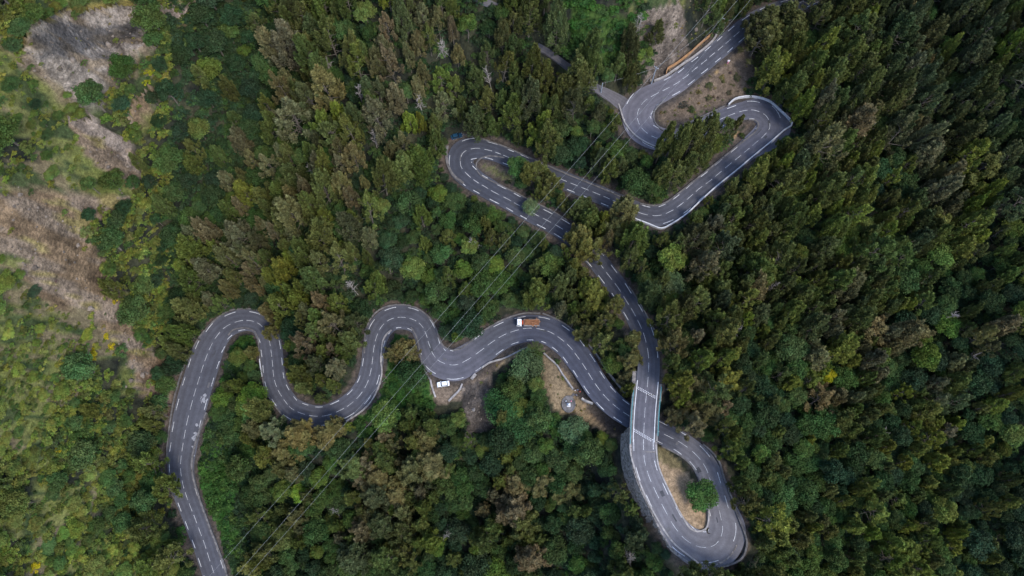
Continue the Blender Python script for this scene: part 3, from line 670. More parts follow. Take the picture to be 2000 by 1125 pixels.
# travel is upwards in the picture here, so +offset = left? (checked: N2 points right of travel in image with y down)
bstrip('deck', M['concrete'], -27.4, 27.4, -1.1, -.03, bi0-1, bi1+1)
for s in (-1, 1):
    bstrip('kerb', M['white_wall'], s*19.6, s*21.2, -.02, .28, bi0-2, bi1+2)
    bstrip('walkway', M['kerb'], s*21.3, s*25.2, -.02, .15, bi0-1, bi1+1)
    pts = [(float(S[int(i), 0]+N2[int(i), 0]*s*26.6), float(S[int(i), 1]+N2[int(i), 1]*s*26.6)) for i in np.linspace(bi0+3, bi1-3, 5)]
    P3 = [road_pt(i, s*26.6) for i in np.linspace(bi0+(2 if s > 0 else -3), bi1-(1 if s > 0 else 5), 9)]
    rl = MB()
    for hh in (.45, .8, 1.15): rl.tube([p-org+np.array([0, 0, hh]) for p in P3], .07 if hh < 1 else .12, 6)
    ro = rl.build('railing', M['teal'], br)
    for a, b in zip(P3[:-1], P3[1:]):
        for t in (0, .5):
            p = a*(1-t)+b*t-org; MB().box((p[0], p[1], p[2]+.5), (.12, .12, 1.2)).build('railing_post', M['teal'], ro)
# skewed expansion joints (toothed) and abutments
def joint(pa, pb):
    a = p2w(*pa, SZ[near_idx(*pa, I_BS, I_BN)]+.03)-org; b = p2w(*pb, SZ[near_idx(*pb, I_BS, I_BN)]+.03)-org
    mb = MB(); d = b-a; L = np.linalg.norm(d); d /= L; n = np.array([-d[1], d[0], 0]); k = 0; s = 0
    while s < L-.3:
        for side in (-1, 1):
            c = a+d*(s+(0 if side < 0 else .3))+n*side*.28
            mb.box((c[0], c[1], c[2]), (.32, .34, .03), math.atan2(d[1], d[0]))
        s += .6
    return mb.build('expansion_joint', M['joint'], br)
joint((1245, 757), (1284, 778)); joint((1237, 839), (1276, 862))
def abut(quad, top, bot):
    v = [tuple(p2w(x, y, top)-org) for x, y in quad]+[tuple(p2w(x, y, top)-org+np.array([0, 0, bot-top])) for x, y in quad]
    return link('abutment', v, [(0, 1, 2, 3), (7, 6, 5, 4)]+[(k, 4+k, 4+(k+1) % 4, (k+1) % 4) for k in range(4)], M['stone'], br)
zN = SZ[int(bi1)]-.25; zS = SZ[int(bi0)]-.25
abut([(1234, 752), (1292, 784), (1292, 745), (1236, 722)], zN, zN-11)
abut([(1229, 833), (1284, 864), (1284, 885), (1228, 880)], zS, zS-11)

# ------------------------------------------------------------------ vehicles
def car(name, loc, rz, paint, label, cat, L=4.3, Wd=1.8, pitch=0, hatch=True):
    r = tag(empty(name, loc, rz), label, cat)
    b = MB()
    prof = [(-L/2, .45), (-L/2+.05, .85), (-L/2+.35, .95), (L/2-1.25, .95), (L/2-.25, .78), (L/2, .6), (L/2, .35), (-L/2, .3)]
    for s in (-1, 1): b.v += [(x, s*Wd/2*(.93 if abs(x) > L/2-.3 else 1), z_) for x, z_ in prof]
    n = len(prof)
    b.f += [tuple(range(n)), tuple(range(2*n-1, n-1, -1))]+[((k+1) % n, k, n+k, n+(k+1) % n) for k in range(n)]
    b.build('body', paint, r)
    g = MB(); g.box((-.35, 0, 1.2), (2.5, Wd-.12, .5), taper=.78, tapery=.82, shiftx=-.08); cab = g.build('cabin_glass', M['glass'], r)
    t = MB(); t.box((-.45, 0, 1.475), (1.8, Wd-.38, .07), taper=.95); t.build('roof', paint, r)
    for x in (-L*.31, L*.31):
        for s in (-1, 1):
            w = MB(); w.tube([(x, s*(Wd/2-.2), .33), (x, s*(Wd/2+.01), .33)], .33, 14); wo = w.build('wheel', M['dark'], r)
            h = MB(); h.tube([(x, s*(Wd/2+.012), .33), (x, s*(Wd/2+.03), .33)], .19, 10); h.build('rim', M['steel'], wo)
    for s in (-1, 1):
        h = MB(); h.box((L/2-.1, s*.62, .68), (.22, .36, .14)); h.build('headlight', M['steel'], r)
        h = MB(); h.box((-L/2+.0, s*.72, .8), (.1, .2, .2)); h.build('tail_light', M['signal_red'], r)
        h = MB(); h.box((.75, s*(Wd/2+.1), 1.02), (.15, .2, .14)); h.build('mirror', paint, r)
    return r
wc = g2w(866, 751); wc[2] += .05
car('parked_car', wc, R_(188), M['white_car'], 'white car parked in the lay-by beside the lower road', 'car', L=4.4)
ic = near_idx(891, 269, I_HP-3, I_HP+4); bc = p2w(892, 268, SZ[ic]); bc[2] = max(float(gz(bc[0], bc[1])), SZ[ic]-.2)+.02
car('parked_car', bc, R_(18), M['blue_car'], 'dark blue car parked outside the tip of the middle hairpin', 'car', L=4.4)
# truck heading left
it = near_idx(1032, 630, 57, 64); tw = p2w(1032, 632.5, SZ[it]+.02)
tr = tag(empty('dump_truck', tw, R_(180)+R_(0)), 'white-cab truck with a rusty brown load driving on the middle road bend', 'truck')
b = MB(); b.box((0, 0, .75), (8.2, .9, .3)); b.build('chassis', M['dark'], tr)
b = MB(); b.box((3.35, 0, 1.35), (1.75, 2.35, 1.1)); b.box((3.28, 0, 2.25), (1.6, 2.3, .72), taper=.88); cabo = b.build('cab', M['truck_white'], tr)
b = MB(); b.box((4.16, 0, 2.1), (.12, 2.0, .65)); b.build('windscreen', M['glass'], cabo)
b = MB(); b.box((3.25, .1, 2.64), (.5, .5, .06)); b.build('roof_hatch', M['steel'], cabo)
for s in (-1, 1):
    b = MB(); b.box((3.5, s*1.165, 2.05), (.9, .05, .5)); b.build('side_window', M['glass'], cabo)
    b = MB(); b.box((4.1, s*1.38, 2.0), (.12, .25, .5)); b.build('mirror', M['dark'], cabo)
    b = MB(); b.box((4.24, s*.85, 1.05), (.06, .35, .2)); b.build('headlight', M['steel'], cabo)
b = MB(); b.box((2.05, 0, 1.5), (.35, 1.3, 1.3)); b.build('crane_mast', M['truck_orange'], tr)
b = MB(); b.box((-1.1, 0, 1.05), (5.6, 2.4, .18))
for s in (-1, 1): b.box((-1.1, s*1.17, 1.6), (5.6, .08, .95))
b.box((1.68, 0, 1.75), (.08, 2.3, 1.3)); b.box((-3.88, 0, 1.6), (.08, 2.3, .95)); body = b.build('load_bed', M['concrete'], tr)
b = MB()
for k in range(60):
    b.box((rnd.uniform(-3.5, 1.3), rnd.uniform(-.95, .95), rnd.uniform(1.5, 2.25)), (rnd.uniform(.4, 2.2), rnd.uniform(.12, .5), rnd.uniform(.1, .4)), rnd.uniform(-.3, .3) if rnd.random() < .7 else rnd.uniform(0, 3))
b.box((-1.1, 0, 1.5), (5.4, 2.2, .6)); b.build('scrap_load', M['rust'], tr)
for x in (3.2, -1.4, -2.7):
    for s in (-1, 1):
        b = MB(); b.tube([(x, s*.8, .5), (x, s*1.18, .5)], .5, 16); wo = b.build('wheel', M['dark'], tr)
        b = MB(); b.tube([(x, s*1.185, .5), (x, s*1.2, .5)], .27, 10); b.build('rim', M['steel'], wo)

# ------------------------------------------------------------------ people
def person(px, py, rz, shirt, label, stride=.12, armf=.2):
    g = g2w(px, py); i = near_idx(px, py, 60, 74)
    g[2] = float(gz(g[0], g[1]))
    r = tag(empty('person', g, rz), label, 'person', 'people by the parapet gap')
    vs_ = [(0,0,.95),(0,0,1.12),(0,.0,1.32),(0,0,1.45),(0,0,1.53),(0,.01,1.62),(0,.01,1.72),
           (0,.10,.90),(stride,.10,.50),(stride*.6,.10,.08),(stride*.6+.16,.11,.04),
           (0,-.10,.90),(-stride*.3,-.10,.50),(-stride,-.10,.08),(-stride+.16,-.11,.04),
           (0,.19,1.40),(-.02,.25,1.13),(armf,.24,.92),(armf+.08,.23,.84),
           (0,-.19,1.40),(-.04,-.25,1.13),(armf*.4,-.25,.90),(armf*.4+.07,-.24,.81)]
    es = [(0,1),(1,2),(2,3),(3,4),(4,5),(5,6),(0,7),(7,8),(8,9),(9,10),(0,11),(11,12),(12,13),(13,14),(3,15),(15,16),(16,17),(17,18),(3,19),(19,20),(20,21),(21,22)]
    rad = [.14,.13,.16,.12,.055,.095,.075,.10,.07,.045,.035,.10,.07,.045,.035,.06,.045,.035,.035,.06,.045,.035,.035]
    me = bpy.data.meshes.new('body'); me.from_pydata(vs_, es, []); me.materials.append(M['skin'])
    o = bpy.data.objects.new('body', me); C.objects.link(o); o.parent = r
    md = o.modifiers.new('skin', 'SKIN'); md.use_smooth_shade = True
    for k, q in enumerate(me.skin_vertices[0].data): q.radius = (rad[k], rad[k]); q.use_root = (k == 0)
    o.modifiers.new('sub', 'SUBSURF').levels = 1
    # clothing: shirt and trousers as slightly larger shells, hair cap
    b = MB(); b.tube([(0,0,.92),(0,0,1.1),(0,0,1.3),(0,0,1.43),(0,0,1.5)], [.17,.165,.20,.17,.08], 12)
    for s, ax in ((1, armf), (-1, armf*.4)): b.tube([(0, s*.15, 1.43), (-.01, s*.225, 1.3), (-.02, s*.255, 1.12)], [.09, .08, .065], 8)
    b.build('shirt', shirt, r, True)
    b = MB()
    for s, (kx, fx_) in ((1, (stride, stride*.6)), (-1, (-stride*.3, -stride))): b.tube([(0, s*.085, .98), (kx*.5, s*.10, .75), (kx, s*.10, .5), (fx_, s*.10, .1)], [.13, .115, .09, .07], 10)
    b.build('trousers', M['trousers'], r, True)
    b = MB(); b.ball((-.02, .01, 1.72), (.11, .1, .09)); b.build('hair', M['hair'], r, True)
    MB().ball((.10, .01, 1.645), (.02, .018, .03), 6).build('nose', M['skin'], r)
    MB().box((.088, .01, 1.605), (.012, .045, .01)).build('mouth', M['signal_red'], r)
    for s in (-1, 1):
        MB().ball((.078, .01+s*.035, 1.68), .013, 6).build('eye', M['dark'], r); MB().ball((0, .01+s*.095, 1.66), (.02, .015, .03), 6).build('ear', M['skin'], r)
    for s, ax in ((1, armf+.08), (-1, armf*.4+.07)):
        hb = MB(); z0 = .84 if s > 0 else .81; y0 = s*.235
        hb.ball((ax, y0, z0-.02), (.03, .02, .05), 8)
        for q, (dx, ln) in enumerate(((-.022, .06), (-.008, .075), (.008, .07), (.021, .055))):
            hb.tube([(ax+dx, y0, z0-.05), (ax+dx+.004, y0-.004*s, z0-.05-ln*.55), (ax+dx+.012, y0-.012*s, z0-.05-ln)], [.009, .008, .006], 6)
        hb.tube([(ax+.025, y0, z0), (ax+.045, y0-.01*s, z0-.03), (ax+.05, y0-.015*s, z0-.055)], [.011, .009, .007], 6)
        hb.build('hand', M['skin'], r, True)
    return r
person(1123.0, 763.5, R_(-60), M['shirt_white'], 'person in a white top standing nearest the end of the parapet')
person(1127.3, 762.5, R_(-100), M['shirt_blue'], 'person in a blue top standing between the white and red tops')
person(1132.2, 765.8, R_(-150), M['shirt_red'], 'person in a red top standing closest to the road')
person(1125.4, 772.5, R_(60), M['shirt_grey'], 'person in a pale grey top standing by the path to the shrine', stride=.2)

# ------------------------------------------------------------------ shrine on its oval pad
pc = g2w(1110, 790)
v = []; n = 32
def pad_pt(r, k, dz=0.0):
    a = 2*math.pi*k/n; x = pc[0]+math.cos(a)*2.15*r; y = pc[1]+math.sin(a)*2.6*r; return (x, y, pc[2]+dz)
zp = max(float(gz(np.array(pad_pt(1, k)[0]), np.array(pad_pt(1, k)[1]))) for k in range(n))+.08-pc[2]
sh = tag(empty('paved_pad', pc), 'oval grey paved pad with a pale rim holding the white statue', 'paving')
L_ = lambda p: (p[0]-pc[0], p[1]-pc[1], p[2]-pc[2])
v = [L_(pad_pt(1, k, zp)) for k in range(n)]+[L_(pad_pt(1, k, zp-1.5)) for k in range(n)]
link('slab', v, [tuple(range(n))]+[(k, n+k, n+(k+1) % n, (k+1) % n) for k in range(n)], M['kerb'], sh)
v = []; f = []
for k in range(n): v += [L_(pad_pt(1.0, k, zp-.3)), L_(pad_pt(1.0, k, zp+.18)), L_(pad_pt(1.13, k, zp+.18)), L_(pad_pt(1.13, k, zp-1.2))]
for k in range(n):
    for j in range(3): a, b_ = k*4+j, ((k+1) % n)*4+j; f.append((a, b_, b_+1, a+1))
link('rim', v, f, M['kerb'], sh)
v = []; f = []
for k, (x, y, w) in enumerate(((1113,779,3.4),(1116,775,3.0),(1119,772,2.8),(1122,769.5,3.2))):
    zc = float(gz(*g2w(x, y)[:2]))+.09
    for s in (-1, 1):
        q = p2w(x+s*w*.7, y+s*w*.7, zc)
        q[2] = max(zc, float(gz(q[0], q[1]))+.06); v.append(tuple(q))
pth = link('path', v, [(2*k, 2*k+1, 2*k+3, 2*k+2) for k in range(3)], M['kerb']); tag(pth, 'short grey path from the road edge to the oval pad', 'path', kind='structure')
st = tag(empty('statue', (pc[0], pc[1]-.4, pc[2]+zp)), 'small white robed statue on a stepped pedestal in the middle of the oval pad', 'statue')
b = MB(); b.box((0, 0, .12), (1.3, 1.3, .24)); b.box((0, 0, .42), (.9, .9, .36)); b.box((0, 0, .85), (.6, .6, .5), taper=.85); b.build('pedestal', M['white_wall'], st)
b = MB(); b.tube([(0,0,1.1),(0,0,1.5),(0,0,1.9),(0,0,2.25),(0,0,2.42),(0,0,2.5)], [.32,.26,.22,.25,.14,.08], 14)
b.ball((0,0,2.62), (.13,.13,.17), 10)
for s in (-1, 1): b.tube([(s*.2,0,2.25),(s*.28,-.1,2.0),(s*.08,-.26,2.02)], [.09,.08,.06], 8)
b.build('figure', M['statue'], st, True)
for s in (-1, 1):
    q = (pc[0]+s*.9, pc[1]+.9, pc[2]+zp)
    p_ = tag(empty('flower_pot', q), 'small pale flower pot at the %s of the statue' % ('right' if s > 0 else 'left'), 'flower pot')
    b = MB(); b.tube([(0,0,0),(0,0,.35)], [.14,.2], 10); b.build('pot', M['concrete'], p_)
    b = MB(); b.ball((0,0,.45), (.22,.22,.16), 8); b.build('flowers', M['pink'] if s > 0 else M['shirt_white'], p_)

# pink and white marker at the roadside
q = g2w(1421, 124); mk = tag(empty('marker_post', q), 'small pink and white marker post on the bank beside the top road', 'marker post')
b = MB(); b.tube([(0,0,-.2),(0,0,1.2)], [.16,.13], 10); b.build('post', M['pink'], mk)
b = MB(); b.box((0,0,1.5), (.75,.16,.7)); b.build('plate', M['shirt_white'], mk)
b = MB(); b.box((0,-.09,1.5), (.5,.02,.18)); b.build('band', M['pink'], mk)

# ------------------------------------------------------------------ poles and wires
def pole(px, py, h, label, arm=True):
    g = g2w(px, py); r = tag(empty('utility_pole', g), label, 'utility pole')
    b = MB(); b.tube([(0,0,-1),(0,0,h)], [.24,.15], 10); b.build('pole', M['pole'], r)
    if arm:
        b = MB(); b.box((0,0,h-.4), (1.8,.14,.14), R_(-40)); b.build('crossarm', M['steel'], r)
        for k in (-1, 0, 1):
            b = MB(); b.tube([(k*.65,-k*.55,h-.33),(k*.65,-k*.55,h-.05)], .07, 8); b.build('insulator', M['shirt_grey'], r)
    return g, h
pa = pole(1272, 164, 9.5, 'blue-grey utility pole beside the upper left hairpin')
pb = pole(1400, 62, 7.5, 'slim grey utility pole above the top road near the orange boards')
pcx = pole(1173, 183, 6.0, 'slim pole beside the narrow side track', arm=False)
def cable(p0, p1, sag, label, r=.019):
    p0 = np.array(p0); p1 = np.array(p1); n = 48; mb = MB()
    mb.tube([p0*(1-t)+p1*t-np.array([0, 0, sag*4*t*(1-t)])-p0 for t in np.linspace(0, 1, n+1)], r, 5)
    o = mb.build('power_cable', M['wire']); o.location = tuple(p0); return tag(o, label, 'cable')
def wz(px, py, up): return g2w(px, py, up)
cable(p2w(360,1180,30), p2w(1440,-44,98), 1.5, 'uppermost of the three long overhead wires crossing the whole valley')
cable(p2w(420,1170,30), p2w(1475,-40,98), 1.5, 'middle one of the three long overhead wires crossing the whole valley')
cable(p2w(440,1175,30), p2w(1500,-40,98), 1.5, 'lowest of the three long overhead wires crossing the whole valley')
cable(pa[0]+np.array([0, 0, 9.2]), pb[0]+np.array([0, 0, 7.2]), .6, 'short overhead wire between the two poles above the orange boards', .022)
cable(pa[0]+np.array([0, 0, 9.2]), pcx[0]+np.array([0, 0, 5.9]), .6, 'short overhead wire from the hairpin pole to the side track pole', .022)

# ------------------------------------------------------------------ plants: prototype meshes
def leaf_mesh(name, P, D, L, Wd, var):
    """P centres, D direction of the leaf, L length, Wd width, var per-leaf colour factor"""
    n = len(P); D = D/np.maximum(np.linalg.norm(D, axis=1), 1e-6)[:, None]
    A = rng.normal(size=(n, 3)); Sd = np.cross(D, A); Sd /= np.maximum(np.linalg.norm(Sd, axis=1), 1e-6)[:, None]
    L = np.broadcast_to(L, (n,))[:, None]; Wd = np.broadcast_to(Wd, (n,))[:, None]
    v0 = P-D*L*.5; v1 = P+Sd*Wd*.5; v2 = P+D*L*.5; v3 = P-Sd*Wd*.5
    V = np.stack([v0, v1, v2, v3], 1).reshape(-1, 3)
    me = bpy.data.meshes.new(name)
    me.vertices.add(4*n); me.vertices.foreach_set('co', V.ravel().astype(np.float32))
    me.loops.add(4*n); me.loops.foreach_set('vertex_index', np.arange(4*n, dtype=np.int32))
    me.polygons.add(n); me.polygons.foreach_set('loop_start', (np.arange(n)*4).astype(np.int32)); me.update(calc_edges=True)
    a = me.color_attributes.new('leafvar', 'FLOAT_COLOR', 'POINT')
    vv = np.repeat(np.concatenate([var, np.ones((n, 1))], 1), 4, 0); a.data.foreach_set('color', vv.ravel().astype(np.float32))
    me.materials.append(M['leaf']); return me
def branch_mesh(name, m, segs, n=6):
    b = MB()
    for pts, rad in segs: b.tube(pts, rad, n, cap=False)
    me = bpy.data.meshes.new(name); me.from_pydata([tuple(map(float, v)) for v in b.v], [], b.f); me.materials.append(m); return me
def casuarina(seed, h=16.0, wide=3.0, nb=26, sparse=1.0):
    r = np.random.default_rng(seed); P = []; D = []; V = []; segs = [([(0,0,-1.5),(r.normal()*.1,0,h*.5),(r.normal()*.3,r.normal()*.3,h*.93)], [.28,.17,.04])]
    plumes = [((0,0,h*.78), (0,0,h*1.0), .9)]
    for k in range(nb):
        t = (k+.5)/nb; hz = h*(.22+.66*t); a = k*2.4+r.normal()*.35
        prof = wide*(1-t**2.2)*r.uniform(.65, 1.2)+.4
        out = np.array([math.cos(a), math.sin(a), 0])
        s0 = np.array([0,0,hz-.8]); e1 = out*prof*.75+np.array([0,0,hz]); e2 = out*prof+np.array([0,0,hz+r.uniform(1.2,2.8)])
        segs.append(([tuple(s0), tuple(e1), tuple(e2)], [.08,.05,.02]))
        plumes.append((tuple(e1-np.array([0,0,.5])), tuple(e2+np.array([0,0,.5])), r.uniform(.6, 1.15)))
        if r.random() < .6:
            a2 = a+r.normal()*.6; o2 = np.array([math.cos(a2), math.sin(a2), 0]); q = o2*prof*.5+np.array([0,0,hz+.5])
            plumes.append((tuple(q), tuple(q+np.array([r.normal()*.4, r.normal()*.4, r.uniform(1.6,2.8)])), r.uniform(.5,.9)))
    for s0, e0, rad in plumes:
        s0 = np.array(s0); e0 = np.array(e0); ax = e0-s0; Ln = np.linalg.norm(ax); ax = ax/Ln
        n = int(150*sparse*rad*Ln/2.6); t = r.random(n); a = r.random(n)*6.283; rr = rad*np.sqrt(r.random(n))*(1.05-.75*t)
        u = np.cross(ax, [0.3,.9,.1]); u /= np.linalg.norm(u); w = np.cross(ax, u)
        rv_ = np.cos(a)[:, None]*u+np.sin(a)[:, None]*w
        P.append(s0+ax*Ln*t[:, None]+rv_*rr[:, None]); D.append(ax*.9+rv_*.8+r.normal(size=(n,3))*.35)
        c0 = r.uniform(.72,1.28); vv = np.ones((n,3))*c0*r.uniform(.7,1.3,(n,1)); vv[:, 0] *= r.uniform(.93,1.08); V.append(vv)
    P = np.concatenate(P); D = np.concatenate(D); V = np.concatenate(V)
    return leaf_mesh('crown', P, D, r.uniform(.5,1.0,len(P)), .24, V), branch_mesh('trunk', M['bark'], segs)
def broadleaf(seed, h=9.0, rad=4.5, nc=34, leaves=120, flat=.62, lsize=.42):
    r = np.random.default_rng(seed); P = []; D = []; V = []; segs = [([(0,0,-1.5),(r.normal()*.2,0,h*.35),(0,r.normal()*.3,h*.6)], [.35,.26,.12])]
    cz = h-rad*flat
    for k in range(nc):
        t = (k+.5)/nc; ph = k*2.4+r.normal()*.3; cz_ = 1-1.25*t; sr = math.sqrt(max(0, 1-cz_*cz_)); q = r.uniform(.6,1.02)
        c = np.array([math.cos(ph)*sr*rad*.80*q, math.sin(ph)*sr*rad*.80*q, cz+cz_*rad*flat*.85*q]); cr = rad*r.uniform(.22,.38)
        segs.append(([(0,0,h*.4), tuple((c+np.array([0,0,h*.4]))*.5+np.array([0,0,.2])), tuple(c)], [.12,.07,.03]))
        n = int(leaves*(cr/(rad*.3))**1.6); d = r.normal(size=(n,3)); d /= np.linalg.norm(d,axis=1)[:,None]; d[:,2] = np.abs(d[:,2])*.95-.12
        P.append(c+d*cr*(r.random(n)[:,None]**.35)*np.array([1,1,.8])*r.uniform(.85,1.15,(n,1))); t2 = r.normal(size=(n,3)); t2 -= (t2*d).sum(1)[:,None]*d*.75; D.append(t2)
        c0 = r.uniform(.7,1.3); vv = np.ones((n,3))*c0*r.uniform(.72,1.3,(n,1)); vv[:,0] *= r.uniform(.85,1.18); V.append(vv)
    P = np.concatenate(P); D = np.concatenate(D); V = np.concatenate(V)
    return leaf_mesh('crown', P, D, r.uniform(.8,1.5,len(P))*lsize, lsize*.75, V), branch_mesh('trunk', M['bark'], segs)
def deadtree(seed, h=11.0):
    r = np.random.default_rng(seed); segs = [([(0,0,-1.5),(.2,0,h*.5),(.1,.3,h)], [.26,.16,.04])]
    for k in range(22):
        hz = h*r.uniform(.3,.95); a = r.random()*6.283; L = (1-hz/h*.6)*r.uniform(1.5,4.2); d = np.array([math.cos(a)*.8, math.sin(a)*.8, .6]); s0 = np.array([.1,.1,hz]); e = s0+d*L
        segs.append(([tuple(s0), tuple(s0+d*L*.5+r.normal(size=3)*.15), tuple(e)], [.1,.07,.03]))
        for _ in range(4):
            e2 = s0+d*L*r.uniform(.4,.9); d2 = d+r.normal(size=3)*.7; segs.append(([tuple(e2), tuple(e2+d2*L*.4)], [.05,.025]))
    return branch_mesh('branches', M['deadwood'], segs, 4)
def palm(h=7.0):
    r = np.random.default_rng(5); P = []; D = []; V = []
    for k in range(18):
        a = k*2.4; el = r.uniform(-.1,.9); L = 3.6; o = np.array([math.cos(a), math.sin(a), 0])
        for t in np.linspace(.1,1,22):
            c = np.array([0,0,h])+o*L*t*math.cos(el*.6)+np.array([0,0,L*(math.sin(el)*t-.75*t*t)]); sd_ = np.array([-o[1],o[0],0])
            for s in (-1,1): P.append(c+sd_*s*.32*(1.1-t*.7)); D.append(sd_*s+o*.6-np.array([0,0,.4])); V.append([1,1,1])
    P = np.array(P); D = np.array(D); V = np.array(V)*rng.uniform(.8,1.2,(len(P),1))
    return leaf_mesh('fronds', P, D, .7, .16, V), branch_mesh('trunk', M['bark'], [([(0,0,-1),(.1,0,h*.5),(0,0,h)], [.22,.17,.14])])
CAS = [casuarina(100+i, 16, w_, nb_, sp_) for i, (w_, nb_, sp_) in enumerate(((2.6,26,1),(3.2,30,1),(2.9,24,.9),(3.8,34,1),(2.1,20,1.1),(3.0,28,1),(3.5,16,.8),(2.8,36,.7),(4.2,22,1.1)))]
BRO = [broadleaf(200+i, h_, r_, nc_, 120, fl_) for i, (h_, r_, nc_, fl_) in enumerate(((9,4.5,36,.62),(8,4.8,40,.5),(10,4.2,34,.75),(7.5,4.5,30,.55),(9,4.6,44,.6)))]
SHR = [broadleaf(300+i, 2.2, 1.7, 12, 62, fl_, .26) for i, fl_ in enumerate((.6,.75,.5,.65))]
DEAD = [deadtree(400), deadtree(401)]
PALM = palm()

TINT = {'D': (.028,.052,.022), 'G': (.050,.086,.024), 'L': (.092,.132,.028), 'C': (.086,.104,.028), 'B': (.122,.113,.052), 'Y': (.126,.150,.028), 'K': (.066,.080,.032), 'S': (.130,.152,.032), 'V': (.040,.092,.020)}
def veg(px, py):
    c_ = int(min(max(px/50.0, 0), 39)); r_ = int(min(max(py/50.0, 0), 22)); return MAP[r_][c_]

# keep-clear raster in survey pixels (half resolution)
MW, MH, MO = 1300, 860, 150
mask = np.zeros((MH, MW), bool)
yy, xx = np.mgrid[0:MH, 0:MW]
def disc(px, py, r):
    cx, cy, r = px/2+MO, py/2+MO, r/2
    x0, x1, y0, y1 = int(max(cx-r-1, 0)), int(min(cx+r+2, MW)), int(max(cy-r-1, 0)), int(min(cy+r+2, MH))
    if x1 <= x0 or y1 <= y0: return
    mask[y0:y1, x0:x1] |= (xx[y0:y1, x0:x1]-cx)**2+(yy[y0:y1, x0:x1]-cy)**2 < r*r
for i in range(0, len(S)): disc(S[i, 0], S[i, 1], S[i, 2]+6)
for (x, y, r) in ((890,268,16),(882,285,8),(1237,790,10),(1290,790,8),(1290,820,8),(1232,835,9)): disc(x, y, r)
for x, y in ((1225,870),(1228,900),(1238,930),(1250,960),(1265,990),(1280,1015),(1300,1045),(1325,1070)): disc(x-3, y, 16)
for x, y in ((1380,872),(1392,888),(1404,905),(1415,935),(1428,970),(1440,1008),(1449,1030),(1456,1050),(1456,1072),(1448,1090),(1432,1100),(1410,1107)): disc(x, y, 9)
for x, y in ((1430,198),(1442,192),(1470,190),(1500,198),(1520,214),(1535,228),(1546,242),(1530,256),(1515,270),(1500,282),(1484,295),(1468,308),(1250,432),(1265,438),(1290,447),(1310,439)): disc(x, y, 6)
CLEARP = [POLY[9][0], POLY[10][0], POLY[14][0], POLY[17][0], [(908,765),(952,750),(958,800),(946,840),(925,840),(912,810)],
          [(860,745),(960,720),(990,690),(1010,690),(975,725),(955,745),(900,790),(850,780)], [(1290,195),(1340,160),(1450,85),(1475,130),(1440,185),(1350,225),(1290,250)],
          [(1150,160),(1200,180),(1230,230),(1215,225),(1190,200)], [(1060,95),(1118,130),(1106,142),(1060,110)], [(1295,150),(1388,65),(1390,85),(1300,158)],[(925,312),(975,312),(980,350),(950,352)]]
mx_, my_ = (xx-MO)*2.0, (yy-MO)*2.0
for P_ in CLEARP: mask |= in_poly(mx_, my_, P_)
def blocked(x, y, z0, h, rad, casu):
    for t in ((.35, .95), (.65, .8), (.95, .3)) if casu else ((.45, .85), (.75, 1.0), (1.0, .35)):
        ppx, ppy, d = w2p(x, y, z0+h*t[0]); rr = F/d*rad*t[1]*.88
        for a in range(9):
            qx, qy = (ppx, ppy) if a == 8 else (ppx+math.cos(a*.785)*rr, ppy+math.sin(a*.785)*rr)
            u, v_ = int(qx/2+MO), int(qy/2+MO)
            if 0 <= u < MW and 0 <= v_ < MH and mask[v_, u]: return True
    return False
def region(px, py):
    if px < 330:
        if py < 380: return 'around the cliff at the upper left'
        if py < 640: return 'on the bare slope at the left'
        if py < 860: return 'on the slope left of the white-spilled road'
        return 'on the yellow-green slope at the bottom left'
    if py < 600 and px < 560: return 'in the dark valley right of the cliff'
    if px < 880 and py < 240: return 'on the top ridge between valley and top track'
    if px < 880 and py < 430: return 'on the brown ridge left of the middle hairpin'
    if px < 800 and py < 770 and px > 500: return 'above the lower road between the two left bends'
    if px < 560 and py < 830: return 'by the pit inside the left hairpin'
    if px < 640 and py >= 770: return 'below the left hairpin beside the vine-covered bank'
    if px < 900 and py >= 640: return 'in the lower valley left of the stream bed'
    if px < 1230 and py >= 800: return 'in the lower valley between stream bed and retaining wall'
    if px < 1120 and 380 < py < 720: return 'on the slope above the truck'
    if px < 1230 and py < 260: return 'beside the narrow side track at the top'
    if px < 1230 and py < 380: return 'between the middle road and the upper left hairpin'
    if px < 1450 and py < 130: return 'by the scree slope at the top'
    if px < 1480 and 180 < py < 400: return 'inside the white parapet hairpin'
    if px < 1250 and py < 800: return 'between the truck road and the bridge road'
    if px < 1520 and py < 640: return 'on the slope north-east of the bridge'
    if px < 1480 and py < 880: return 'on the slope just right of the bridge'
    if px < 1560: return 'on the slope right of the lower loop'
    if py < 250: return 'on the dark slope at the upper right'
    if py < 500: return 'on the leaning forest slope right of the white parapet'
    if py < 780: return 'in the middle of the right-hand forest' if px < 1780 else 'near the right edge of the forest'
    return 'in the lower right forest' if px < 1780 else 'in the bottom right corner of the forest'
items = []   # dict(kind, var, x,y,z, s(xy), sz, rz, tint, px, py, size, tone)
def vary(t, k=.22):
    b = rnd.uniform(1-k, 1+k*1.1); return (t[0]*b*rnd.uniform(.84, 1.12), t[1]*b*rnd.uniform(.92, 1.08), t[2]*b*rnd.uniform(.8, 1.2))
